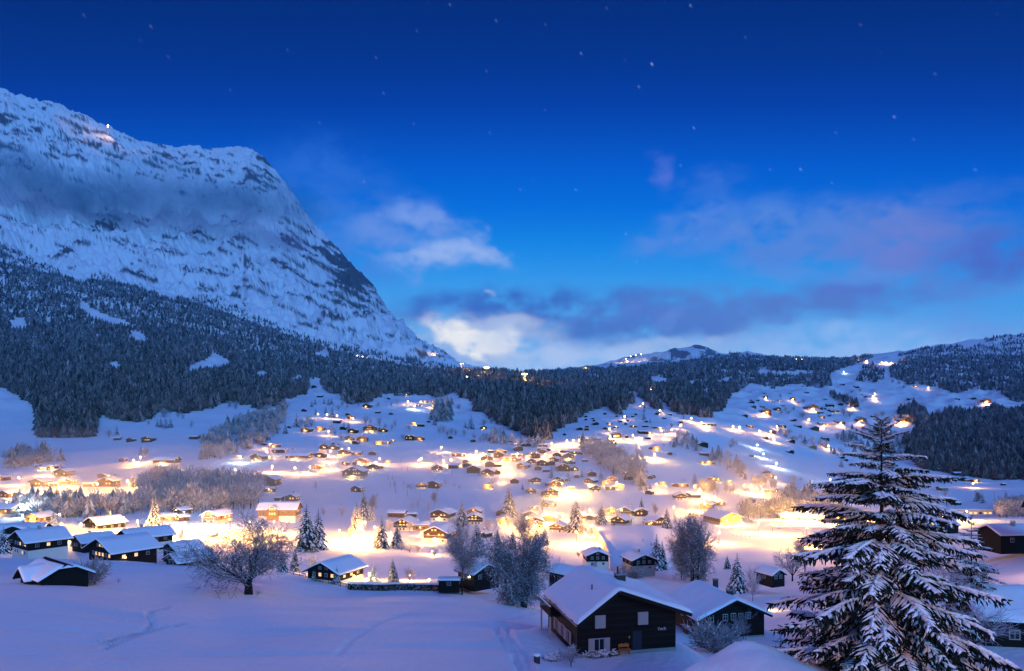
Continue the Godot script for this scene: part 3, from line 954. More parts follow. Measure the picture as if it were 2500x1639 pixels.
func street_lamp(called: String, at: Vector3, h: float, power: float, c: Color, label: String, group: String, category := "street lamp") -> Node3D:
	var o := thing(called, at)
	if lamp_pole == null:
		var t := TM.new()
		t.tube(Vector3(0, -1.5, 0), Vector3(0, 1, 0) * 6.0, 0.09, 0.06, 6)
		t.tube(Vector3(0, 6.0, 0), Vector3(0, 6.25, 0.0), 0.16, 0.05, 6)
		lamp_pole = t.mesh()
		lamp_head = SphereMesh.new()
		lamp_head.radius = 0.2
		lamp_head.height = 0.36
		lamp_head.radial_segments = 10
		lamp_head.rings = 5
	var p := part("pole", lamp_pole, M.iron, o)
	p.scale = Vector3(1, h / 6.0, 1)
	var hd := part("lamp_head", lamp_head, M.lamp_white if c == COOL else M.lamp_warm, o, Vector3(0, h, 0.28))
	hd.scale = Vector3.ONE * (1.0 if h < 3.0 else clampf(at.length() / 260.0, 1.2, 5.0 if at.length() < 6000.0 else 16.0))
	lamp_light(o, Vector3(0, h - 0.36 * hd.scale.x, 0.28), power, c)
	tag(o, label, category, group)
	return o

# ---------------------------------------------------------------- conifers
# one bough along +x, one metre long: dark needles in one mesh, snow in the other
func bough(seed_: int, twigs: int, rough: float, hang: float) -> Array:
	rng.seed = seed_
	var n := TM.new()
	var s := TM.new()
	var dark := Color(0.010, 0.017, 0.012)
	var axis := func(t: float) -> Vector3: return Vector3(t, 0.10 * sin(t * 2.2) - 0.24 * t * t + 0.07 * pow(t, 6.0), 0.02 * sin(t * 5.0 + seed_))
	for k in 6:
		n.tube(axis.call(k / 6.0), axis.call((k + 1) / 6.0), 0.016 * (1.0 - k / 7.0), 0.016 * (1.0 - (k + 1) / 7.0), 4, Color(0.03, 0.022, 0.017), Color(0.03, 0.022, 0.017))
	var tubes := n.mesh()
	n = TM.new()
	for k in twigs:
		var t := 0.10 + 0.90 * (k + rng.randf_range(0, 0.7)) / twigs
		for side in [-1.0, 1.0]:
			var a: Vector3 = axis.call(t)
			var len := 0.36 * (1.08 - t) * clampf(t * 5.0, 0.35, 1.0) * rng.randf_range(0.75, 1.15) + 0.05
			var ang := deg_to_rad(rng.randf_range(38, 62))
			var dir := Vector3(cos(ang), -0.14 - hang * rng.randf_range(0.1, 0.35), side * sin(ang)).normalized()
			var b := a + dir * len
			n.spindle(a, b, 0.018, 0.016, dark, 0.5)
			# little hanging sprays along the twig
			var m := maxi(int(len / 0.045), 2)
			for q in m:
				var p := a.lerp(b, (q + 0.6) / m)
				var l := rng.randf_range(0.05, 0.10) * rough
				var dd := (dir * rng.randf_range(0.3, 0.9) + Vector3(rng.randf_range(-0.5, 0.5), -rng.randf_range(0.4, 1.0) * (0.5 + hang), rng.randf_range(-0.5, 0.5))).normalized()
				n.spindle(p, p + dd * l, 0.011, 0.011, dark * rng.randf_range(0.7, 1.5), 0.4)
				if rng.randf() < 0.5:
					var d2 := (dir + Vector3(0, 0.15, side * rng.randf_range(-1.0, 1.0))).normalized()
					n.spindle(p, p + d2 * l * 0.9, 0.010, 0.010, dark * rng.randf_range(0.8, 1.6), 0.4)
				if rng.randf() < 0.30:
					var wv := rng.randf_range(0.009, 0.022)
					var up := Vector3(0, 0.013, 0)
					s.spindle(p - dir * 0.022 + up, p + dd * l * 0.62 + dir * 0.015 + up * 0.6, wv, wv * 0.62, Color.WHITE, rng.randf_range(0.3, 0.6))
			if rng.randf() < 0.75:
				s.spindle(a + Vector3(0, 0.012, 0), a.lerp(b, rng.randf_range(0.7, 1.0)) + Vector3(0, 0.013, 0), rng.randf_range(0.013, 0.028), 0.014, Color.WHITE, rng.randf_range(0.3, 0.65))
		if t > 0.22 and rng.randf() < 0.85:
			var a2: Vector3 = axis.call(t)
			s.spindle(a2 - Vector3(0.05, -0.012, 0), a2 + Vector3(0.07, 0.008, 0), rng.randf_range(0.022, 0.036), 0.022, Color.WHITE)
	return [n.mesh(), s.mesh(), tubes]

# a whole crown made of a few joined boughs, one metre tall
func fir(seed_: int, whorls: int, per: int, snow_share: float) -> Array:
	rng.seed = seed_
	var n := TM.new()
	var s := TM.new()
	for q in whorls:
		var f := q / float(whorls - 1)
		var y := 0.07 + 0.90 * pow(f, 0.92)
		var r := 0.215 * pow(1.0 - f, 0.82) + 0.012
		var cnt := maxi(int(per * (1.0 - 0.5 * f)), 4)
		var a0 := rng.randf() * TAU
		for k in cnt:
			var a := a0 + TAU * (k + rng.randf_range(-0.3, 0.3)) / cnt
			var rr := r * rng.randf_range(0.72, 1.18)
			var out_ := Vector3(cos(a), 0, sin(a))
			var side := Vector3(-out_.z, 0, out_.x)
			var p0 := Vector3(0, y + rr * 0.18, 0)
			var p2 := out_ * rr + Vector3(0, y - rr * rng.randf_range(0.25, 0.5), 0)
			var p1 := out_ * rr * 0.55 + Vector3(0, y + rr * 0.02, 0)
			var dk := Color(0.012, 0.019, 0.014) * rng.randf_range(0.7, 1.5)
			n.spindle(p0, p2, rr * 0.17, rr * 0.09, dk, 0.55)
			for e in 5:
				var t := 0.3 + 0.16 * e
				var c := p1.lerp(p2, (t - 0.3) / 0.7) if t > 0.3 else p1
				for sd in [-1.0, 1.0]:
					var tip: Vector3 = c + (out_ * 0.5 + side * sd * 0.9).normalized() * rr * 0.34 * (1.15 - t) + Vector3(0, -rr * rng.randf_range(0.06, 0.26), 0)
					n.spindle(c, tip, rr * 0.045, rr * 0.035, dk * rng.randf_range(0.8, 1.3), 0.4)
					if rng.randf() < snow_share * 0.8:
						s.spindle(c + Vector3(0, rr * 0.03, 0), c.lerp(tip, 0.85) + Vector3(0, rr * 0.03, 0), rr * 0.05, rr * 0.03, Color.WHITE, 0.6)
				n.spindle(c, c + Vector3(0, -rr * rng.randf_range(0.15, 0.34), 0) + out_ * rr * 0.08, rr * 0.04, rr * 0.04, dk, 0.35)
			if rng.randf() < snow_share:
				s.spindle(p1 + Vector3(0, rr * 0.06, 0), p2 + Vector3(0, rr * 0.05, 0), rr * rng.randf_range(0.10, 0.17), rr * 0.06, Color.WHITE, rng.randf_range(0.4, 0.65))
	n.spindle(Vector3(0, 0.93, 0), Vector3(0, 1.01, 0), 0.008, 0.008, Color(0.012, 0.019, 0.014))
	return [n.mesh(), s.mesh()]

var firs := []
var trunk_mesh: ArrayMesh
func fir_tree(called: String, at: Vector3, h: float, variant: int, label: String, group: String, wide := 1.0, frost := false) -> Node3D:
	if firs.is_empty():
		firs = [fir(201, 20, 11, 0.55), fir(202, 18, 11, 0.7), fir(203, 22, 10, 0.5), fir(204, 17, 11, 0.98), fir(205, 11, 7, 0.6), fir(206, 12, 7, 0.9)]
		var t := TM.new()
		t.tube(Vector3(0, -0.06, 0), Vector3(0, 0.5, 0), 0.016, 0.010, 7)
		t.tube(Vector3(0, 0.5, 0), Vector3(0, 0.97, 0), 0.010, 0.002, 7)
		trunk_mesh = t.mesh()
	rng.seed = int(at.x * 13.0) + int(at.z * 7.0)
	var o := thing(called, at, rng.randf() * 360.0)
	var sc := Vector3(h * wide, h, h * wide)
	part("trunk", trunk_mesh, M.bark, o).scale = sc
	var cr := part("crown", firs[variant][0], M.fir, o)
	cr.scale = sc
	part("crown_snow", firs[variant][1], M.snow, o).scale = sc
	tag(o, label, "conifer", group)
	return o

# ---------------------------------------------------------------- bare trees with snow along their limbs
class Bare:
	var wood := TM.new()
	var snow := TM.new()
	var rng := RandomNumberGenerator.new()
	var levels := 4
	var frost := 0.35
	func limb(a: Vector3, dir: Vector3, len: float, r: float, level: int, spread: float, up: float) -> void:
		var segs := 5 if level == 0 else (4 if level == 1 else (3 if level == 2 else 2))
		var p := a
		var d := dir
		var bark := Color(0.020, 0.016, 0.016)
		var rime := Color(0.42, 0.40, 0.43)
		var col := bark.lerp(rime, clampf(frost * (level - 1) / maxf(levels - 1.0, 1.0), 0.0, 1.0))
		var sides := 7 if level == 0 else (5 if level == 1 else 3)
		for k in segs:
			var step := len / segs
			d = (d + Vector3(rng.randf_range(-1, 1), rng.randf_range(-0.6, 0.8) + up * 0.3, rng.randf_range(-1, 1)) * (0.10 if level == 0 else 0.2)).normalized()
			var q := p + d * step
			var f0 := 1.0 - 0.75 * k / segs
			var f1 := 1.0 - 0.75 * (k + 1) / segs
			wood.tube(p, q, r * f0, r * f1, sides, col, col)
			# snow lies on whatever is not too steep
			if level > 0 and level < levels and absf(d.y) < 0.93 and rng.randf() < (0.9 if level < 3 else 0.5):
				var w := maxf(r * f0 * 0.95, 0.055)
				var lift := Vector3(0, r * f0 * 0.75 + 0.01, 0)
				snow.spindle(p + lift, q + lift, w, w * 0.7, Color.WHITE, 0.5)
			if level < levels:
				var kids := 0
				if level == 0: kids = 0 if k < 1 else 3
				elif level == 1: kids = 2 if k < 1 else 3
				elif level == 2: kids = 3
				else: kids = 2
				for j in kids:
					var side := d.cross(Vector3(rng.randfn(), rng.randfn(), rng.randfn())).normalized()
					var nd := (d * (1.0 - spread * 0.5) + side * spread * rng.randf_range(0.7, 1.25) + Vector3(0, up * 0.35, 0)).normalized()
					var at := p.lerp(q, rng.randf_range(0.3, 1.0))
					limb(at, nd, len * rng.randf_range(0.42, 0.68) * (1.0 if level > 0 else 1.1), maxf(r * f1 * rng.randf_range(0.45, 0.62), 0.036), level + 1, spread, up)
			p = q

var bare := {}
# kinds: a broad beech, a tall elm-like tree, a slim tree, a low one for the middle distance
func bare_mesh(kind: String) -> Array:
	if bare.has(kind): return bare[kind]
	var b := Bare.new()
	b.rng.seed = hash(kind)
	match kind:
		"beech":
			b.frost = 0.5
			for k in 10:
				var a := TAU * k / 9.0 + b.rng.randf_range(-0.3, 0.3)
				var lean := b.rng.randf_range(0.25, 1.15)
				b.limb(Vector3(cos(a) * 0.25, b.rng.randf_range(1.6, 3.0), sin(a) * 0.25), Vector3(cos(a) * lean, 1.0, sin(a) * lean).normalized(), b.rng.randf_range(7.5, 9.5), 0.27, 1, 0.75, 0.25)
			b.wood.tube(Vector3(0, -1, 0), Vector3(0.05, 1.3, 0), 0.78, 0.62, 10, Color(0.02, 0.016, 0.016), Color(0.02, 0.016, 0.016))
			b.wood.tube(Vector3(0.05, 1.3, 0), Vector3(0, 3.2, 0), 0.62, 0.40, 10, Color(0.02, 0.016, 0.016), Color(0.02, 0.016, 0.016))
		"grove":
			b.frost = 0.45
			for s in 5:
				var foot := Vector3(b.rng.randf_range(-2.2, 2.2), 0, b.rng.randf_range(-0.8, 0.8))
				var top := foot + Vector3(foot.x * 0.5, b.rng.randf_range(6.5, 8.5), 0)
				b.wood.tube(foot + Vector3(0, -1, 0), top, 0.38, 0.2, 8, Color(0.02, 0.016, 0.016), Color(0.02, 0.016, 0.016))
				for k in 7:
					var a := b.rng.randf() * TAU
					var up_ := 0.10 + 0.9 * k / 6.0
					b.limb(foot.lerp(top, up_), Vector3(cos(a) * 0.8, lerpf(0.15, 1.1, up_), sin(a) * 0.8).normalized(), b.rng.randf_range(4.0, 6.0), 0.15, 1, 0.75, 0.05)
		"tall":
			b.frost = 0.5
			b.levels = 4
			b.limb(Vector3(0, -1, 0), Vector3(0, 1, 0), 15.0, 0.36, 0, 0.66, 0.35)
		"slim":
			b.frost = 0.9
			b.levels = 3
			b.limb(Vector3(0, -0.5, 0), Vector3(0, 1, 0), 9.5, 0.16, 0, 0.62, 0.4)
		"small":
			b.frost = 1.1
			b.levels = 3
			for k in 6:
				var a := TAU * k / 6.0
				b.limb(Vector3(0, 1.2, 0), Vector3(cos(a) * 0.7, 1.0, sin(a) * 0.7).normalized(), b.rng.randf_range(4.0, 5.2), 0.12, 1, 0.75, 0.2)
			b.wood.tube(Vector3(0, -0.8, 0), Vector3(0, 1.4, 0), 0.22, 0.16, 6, Color(0.02, 0.016, 0.016), Color(0.02, 0.016, 0.016))
		"bush":
			b.frost = 0.75
			b.levels = 3
			for k in 12:
				var a := TAU * k / 12.0
				var lean := b.rng.randf_range(0.3, 1.2)
				b.limb(Vector3(cos(a) * 0.2, -0.2, sin(a) * 0.2), Vector3(cos(a) * lean, 1.0, sin(a) * lean).normalized(), b.rng.randf_range(1.5, 2.4), 0.035, 1, 0.65, 0.3)
	bare[kind] = [b.wood.mesh(), b.snow.mesh()]
	return bare[kind]

func bare_tree(called: String, at: Vector3, kind: String, scale_: Vector3, yaw: float, label: String, category := "tree", group := "") -> Node3D:
	var g := bare_mesh(kind)
	var o := thing(called, at, yaw)
	part("branches" if kind == "bush" else "trunk_and_limbs", g[0], M.twigs, o).scale = scale_
	part("branch_snow", g[1], M.snow, o).scale = scale_
	tag(o, label, category, group)
	return o

# ---------------------------------------------------------------- the village, read off the photograph zone by zone
# [where, origin x, origin y, scale, "x y width roof+light+colour, ..."]: g gable to the viewer, s ridge across, a and b turned; 0 dark, 1 lit windows, 2 lit front
const HOUSES := [
	["on the high pasture below the left forest", 600, 940, 5.95, "25 450 70 s0d,500 290 85 s0d,990 45 70 g0d,1078 183 80 s0d,845 390 70 g0d,630 630 45 g0d,1325 560 105 s0d,1770 335 110 g1d,2250 155 60 s0d,2075 212 45 g0d,2340 155 50 g1d,1920 415 75 s0d,2115 435 50 g0d,1530 500 100 g2m,1480 445 60 g0d"],
	["in the upper row on the left-centre slope", 600, 940, 5.95, "890 690 130 g2m,1095 665 110 g2o,1420 655 90 g0d,1560 705 130 g1d,1830 695 215 g2m,2010 690 100 g1d"],
	["in the middle row on the left-centre slope", 600, 940, 5.95, "1530 830 150 g2o,1600 865 90 g0d,1705 825 140 g2m,1940 870 120 g2o,2070 860 70 g1d,2140 830 60 g1d,1305 890 100 b0d,1140 935 130 g1d,1280 945 130 g1m,1445 1030 165 g1m,1615 1025 140 s1m,1840 1025 100 g0m"],
	["by the steep lamps on the left-centre slope", 600, 940, 5.95, "425 925 130 g2m,265 880 60 g0d,480 990 170 s0d,200 1110 190 g2m,765 1100 330 s2m,980 1045 150 b1d,1095 1060 140 g1d,1120 1010 110 g2o"],
	["along the bright road left of centre", 600, 940, 5.95, "1455 1170 95 g1m,1690 1170 180 g2o,1575 1165 60 g0d,2065 1145 80 g2o,1855 1255 180 g1m,1720 1240 110 g0m,1955 1220 80 g0m,1040 1245 150 g2m,1590 1370 310 g2p"],
	["in the mist below the bright road", 600, 940, 5.95, "255 1390 150 g0m,345 1475 260 g0m,350 1560 150 s1m,40 1385 110 g0m,1625 1560 150 g0d"],
	["on the high fields in the centre", 950, 960, 5.95, "30 315 60 g0d,200 35 60 s0d,270 35 70 g1d,430 190 80 s2d,520 140 90 s2m,630 140 60 g2m,575 430 50 g0d,380 470 80 g2o,460 490 110 s0d,890 665 70 g0d,1220 715 75 g0d,1370 530 95 g1d,310 690 150 g0d,455 690 110 g1m"],
	["at the foot of the wooded hill", 950, 960, 5.95, "1770 715 90 s0d,1850 735 90 s1m,1605 875 110 g2o,1475 870 90 s0d,1680 875 60 g0d"],
	["round the brightest lamp in the centre", 950, 960, 5.95, "975 920 120 s1m,1070 925 80 g1m,1420 1000 170 g1m,1120 1025 95 g0m,1130 1085 120 g0m,935 1100 150 s0d,695 1150 170 g1m,1230 1165 190 g0m,1460 1075 140 g0o,1435 1215 190 g1m,1565 1185 110 g0m,1580 1075 120 s0d,1685 990 120 g2o,1600 945 150 g0m"],
	["alone on the snowfield in the centre", 950, 960, 5.95, "480 1395 165 g2m,655 1385 185 g0m,1440 1395 130 g2o"],
	["in the top rows of the crowded hamlet", 1250, 1060, 5.95, "165 185 80 g0d,235 185 90 g0d,90 250 130 g0m,440 200 150 s0m,430 250 120 s0m,525 250 70 g0d,450 285 110 g0m,280 300 70 g1m,20 310 60 g1m,720 275 60 g0d,800 275 90 s0d,905 295 130 s1d,985 305 70 g0d"],
	["in the middle rows of the crowded hamlet", 1250, 1060, 5.95, "340 355 150 g0d,80 350 160 s1m,230 370 110 g2o,70 400 130 b1o,780 330 120 s0m,815 385 180 g2o,655 345 130 g0d,630 405 150 b0d,870 440 110 b0m,755 465 120 g0d"],
	["in the bottom rows of the crowded hamlet", 1250, 1060, 5.95, "430 465 150 g0d,560 460 120 g0d,280 445 150 g1m,170 510 180 b1o,380 530 110 g0m,740 545 190 g0d,895 540 120 g1d,500 555 110 s0m"],
	["on the bare slope right of the hamlet", 1250, 1060, 5.95, "1060 405 75 s0d,1345 415 65 s0d,1160 620 130 g0d,940 640 80 g0d"],
	["in the cluster under the frosted grove", 1250, 1060, 5.95, "1645 525 110 g0d,1815 520 150 g2m,1640 590 110 s1m,1700 590 60 g0d,1810 580 80 g0d,1890 645 110 g0d,2000 655 80 g0d,2050 640 70 g0d,1710 670 100 g0d"],
	["in the lower row below the hamlet", 1250, 1060, 5.95, "40 720 120 g0m,330 725 170 g1d,710 715 190 b2d,1150 735 190 b1d,1440 715 160 g2m,1370 745 130 g2o,1200 840 160 g1d,1420 815 150 s1m,1560 795 120 g2o"],
	["at the head of the steep lit lane", 1250, 1060, 5.95, "275 870 150 g1m,600 800 210 g1m,545 930 240 g2m,850 810 100 s2m"],
	["right of the lower row on the snow", 1250, 1060, 5.95, "2000 880 130 b0d,2180 745 90 g2o"],
	["behind the white glow in the valley", 1250, 1060, 5.95, "505 1060 150 b1p,600 1060 90 g1p,315 1110 120 g1p"],
	["in the front row, right half", 1250, 1060, 5.95, "1420 1170 170 g2o,665 1430 235 c2m,350 1370 180 g2o,260 1230 180 g0m,540 1280 190 g0d,420 1265 120 g0d,1160 1250 150 b0d,1590 1340 290 b2d,1690 1190 250 b1d,1860 1200 200 g0d,2070 1330 250 a0m,2000 1345 150 g1m,1010 1230 150 b0d"],
	["in the front row, left half", 900, 1180, 4.728, "330 400 200 s0m,500 395 110 s0d,860 440 250 c1m,1225 385 160 g2m,1220 480 200 g2d,425 550 220 g2d,600 550 190 s1o,830 690 330 c2m,1560 480 150 g2o,1540 380 120 g0d,1340 630 150 b0d,1900 520 220 g2o,1860 420 160 g0m"],
	["on the distant slope right of centre", 1350, 920, 5.95, "385 780 80 g0d,490 785 70 g0d,495 740 50 g0d,620 705 80 g0d,480 590 45 g0d,480 635 40 g0d,580 615 45 s0d,595 650 40 g0d,755 550 45 g0d,170 855 45 g0d,930 585 35 g0d,980 665 50 s0d,1055 700 40 g0d,1085 650 30 s0d,1160 590 45 s0d,1205 560 40 g0d,1045 595 60 g2m,825 695 80 s1m,755 770 65 g0d,815 775 80 g2m,915 750 80 s1d"],
	["round the lit pylon on the slope", 1350, 920, 5.95, "1160 740 65 g1d,1200 740 50 s0d,1345 735 85 s0d,1490 755 80 s0d,1560 765 70 s2m,1310 835 140 s0d,1400 840 60 g2m,915 890 140 g2m,1070 890 50 g0d,850 935 90 s0d,880 985 70 g1m,820 985 60 s2m,1380 910 80 s0d,540 955 300 s2m,1415 1055 50 g0d,1500 1075 120 g2o"],
	["under the far wood right of centre", 1350, 920, 5.95, "1455 400 35 s0d,1330 455 30 g0d,1355 665 40 g0d,1510 555 60 g0d,1560 525 50 g1m,1620 615 45 s0d,1700 560 50 s0d,1855 680 50 g0d,1855 715 55 g2m,1760 400 40 s0d,2270 730 180 s1d,2340 735 60 g0d"],
	["beside the diagonal right-hand gully", 1600, 1060, 5.95, "205 305 65 g0d,710 320 130 s0d,680 440 85 g1m,775 440 90 g2o,830 440 60 s0d,690 190 130 g0d,1605 75 60 g0d,1970 130 85 g0d,1395 330 60 s0d,1960 280 80 g0d,2285 215 90 g0o"],
	["round the lit copse right of centre", 1600, 1060, 5.95, "1610 590 110 g0m,1650 640 110 g1o,820 680 110 g2m,905 690 90 g2m,1070 720 70 g2o,285 770 90 g0m,385 775 110 g1o,450 770 60 g0d,595 790 60 g1m,1690 865 150 a1m,2250 765 70 s0d"],
	["behind the large yellow hall", 1600, 1060, 5.95, "350 960 170 g1d,440 920 110 g0d,580 930 150 s0m,1385 1000 150 b0d,850 1040 150 b1m,950 1040 110 g1m,750 1095 210 b0p"],
	["on the misty slope at the far left", 0, 1060, 5.95, "355 215 100 g0d,1705 90 90 s0d,1905 115 100 g0d,2160 120 150 g0d,1785 400 90 g0m,40 680 140 g1m,640 530 130 s2m,770 510 100 g2m,560 490 70 s0d,930 620 190 g0m,1050 690 110 g0m,1000 750 170 g2m,600 765 190 g0m,745 770 100 g1m"],
	["above the railway at the far left", 0, 1060, 5.95, "1510 640 120 g0m,1610 640 90 s1o,1680 695 100 g0m,1290 770 130 s0m,1390 770 100 g1m,1580 770 220 g0m,130 930 170 g0m,340 920 130 g0m,530 930 130 g0m,630 930 110 s0m,330 1080 130 s2p,1160 1040 180 g1m,590 1310 250 g2o,60 1210 470 s2p"],
	["along the lane above the ravine", 350, 1060, 5.95, "340 455 310 s2m,745 80 130 s0d,890 580 130 g1m,1450 655 160 g1m,1545 665 70 g0d,1240 640 120 b1m,1120 640 130 s1m,850 730 130 g2m,970 740 130 s2m,590 690 70 g0d,740 690 90 g0d,1410 350 90 s2p,1970 975 110 s0d,2165 975 160 g0m"],
	["in the bright yard by the railway", 350, 1060, 5.95, "570 1170 200 b1m,560 1270 180 b2m,370 1260 210 s2o,1070 1300 320 c2o,2240 1250 130 s1w,2360 1215 60 s0w"],
	["on the upper right slope", 1800, 800, 3.4, "230 585 36 g1d,350 612 28 s1d,455 600 40 g2m,875 480 24 g0d,990 500 40 s0d,1050 450 24 s0d,1030 562 22 s0d,1065 582 26 g0d,1470 495 26 g2m,2060 622 60 g2m,1960 600 36 g0d,2165 655 34 s0d,2230 680 70 s0d,2080 660 24 s0d,1435 600 36 s0d,1830 600 30 s0d,120 630 36 g0d,135 668 36 g0m,210 665 36 s0d,115 610 20 g0d,170 612 22 g0d,735 600 24 s0d,580 545 30 s0d,545 490 18 s0d,230 550 26 s0d,440 552 18 s0d,855 648 40 g0d,770 655 60 s0d,925 640 44 g1m,380 655 34 s0d"],
	["among the lights of the right slope", 1800, 800, 3.4, "610 680 90 g2m,690 680 30 g0d,725 680 24 g0d,690 715 50 s0d,800 705 80 s1d,765 738 24 g0d,700 750 50 s1m,740 815 130 s2m,1015 785 80 g2m,850 798 80 s2m,470 780 36 g0d,505 828 56 s0d,370 830 60 s1d,330 690 50 g1d,230 715 80 g2m,1360 790 70 g2m,640 855 60 g0m,65 742 36 g0d,105 830 50 s1m,290 880 50 g0m,1130 745 34 s0d,730 935 56 s0d,1600 880 36 s0d"],
	["at the foot of the right-hand forest", 1800, 800, 3.4, "1695 1195 70 s0d,1795 1200 70 s0d,1830 1230 80 s0d,1860 1275 56 g0d,1910 1278 50 s0o,1965 1285 60 g2m,1740 1268 24 s0d,1800 1275 40 s0d,2210 1312 30 s0d,1700 1355 70 s0d,870 1090 36 g0d,900 1108 30 g0d,1800 1455 60 s0d,1820 1475 60 s0d"],
]
const TENS := ["", "", "twenty", "thirty", "forty", "fifty", "sixty"]
const ONES := ["", "first", "second", "third", "fourth", "fifth", "sixth", "seventh", "eighth", "ninth", "tenth", "eleventh", "twelfth", "thirteenth", "fourteenth", "fifteenth", "sixteenth", "seventeenth", "eighteenth", "nineteenth"]
func nth(k: int) -> String:
	var n := k + 1
	if n < 20: return ONES[n]
	if n % 10 == 0: return (TENS[n / 10] as String).left(-1) + "ieth"
	return TENS[n / 10] + "-" + ONES[n % 10]
const COLOUR := {"d": "dark", "m": "brown", "o": "ochre", "p": "pale", "w": "white walled"}

func make_village() -> void:
	var seed_ := 1000
	for z in HOUSES:
		var list := []
		for s in (z[4] as String).split(","):
			var p := s.split(" ")
			list.append([float(p[0]), float(p[1]), float(p[2]), p[3]])
		list.sort_custom(func(a, b): return a[0] < b[0])
		for k in list.size():
			seed_ += 1
			var h: Array = list[k]
			var X: float = z[1] + h[0] / z[3]
			var Y: float = z[2] + h[1] / z[3]
			var px: float = h[2] / z[3]
			var kind: String = h[3][0]
			var lit := int(h[3][1])
			var look: String = h[3][2]
			rng.seed = seed_
			var d := hit(X, Y, 150.0)
			var wm := px / F * d
			var w := wm * 0.95
			var l := w * rng.randf_range(0.95, 1.25)
			var yaw := rng.randf_range(-10, 10)
			if kind == "s":
				l = wm * 0.98
				w = clampf(l * rng.randf_range(0.55, 0.75), 4.5, 12.0)
				yaw = 90.0 + rng.randf_range(-9, 9)
			elif kind == "b" or kind == "c":
				w = wm * (0.78 if kind == "b" else 0.88); l = w * 1.1; yaw = -32.0 if kind == "b" else -16.0
			elif kind == "a":
				w = wm * 0.78; l = w * 1.15; yaw = 32.0
			var back := (w if kind == "s" else l) * 0.5
			var at := Vector3((X - CX) / F * (d + back), 0, -(d + back))
			at.y = (HY - Y) / F * d
			var opt := {"glow": 0.5 if lit == 2 else 0.35}
			if kind == "s": opt["eave"] = clampf(w * 0.5, 2.3, 5.2)
			var called := "chalet" if lit > 0 else ("barn" if look == "d" and px < 20.0 else "chalet")
			if px > 45.0 and kind == "s": called = "farmhouse"
			var o := house(called, at, yaw, w, l, look, lit, 1 if px >= 24.0 else 0, seed_, opt)
			var what := "%s %s" % [COLOUR[look], called]
			var state: String = ["unlit", "lit", "brightly lit"][lit]
			tag(o, "%s %s, %s building from left %s" % [state, what, nth(k), z[0]], called, "snow roofed houses " + z[0])
			if lit > 0:
				var front: Vector3 = Vector3(0, 2.4, l * 0.5 + 0.9)
				if kind == "s": front = Vector3(-w * 0.5 - 0.9, 2.0, 0)
				var lp := part("wall_lamp", lamp_head, M.lamp_warm, o, front)  # added where only the windows are lit, to warm those walls
				lamp_light(lp, Vector3.ZERO, (60.0 + w * 6.0) * (1.0 if lit == 2 else 0.35), GOLD)

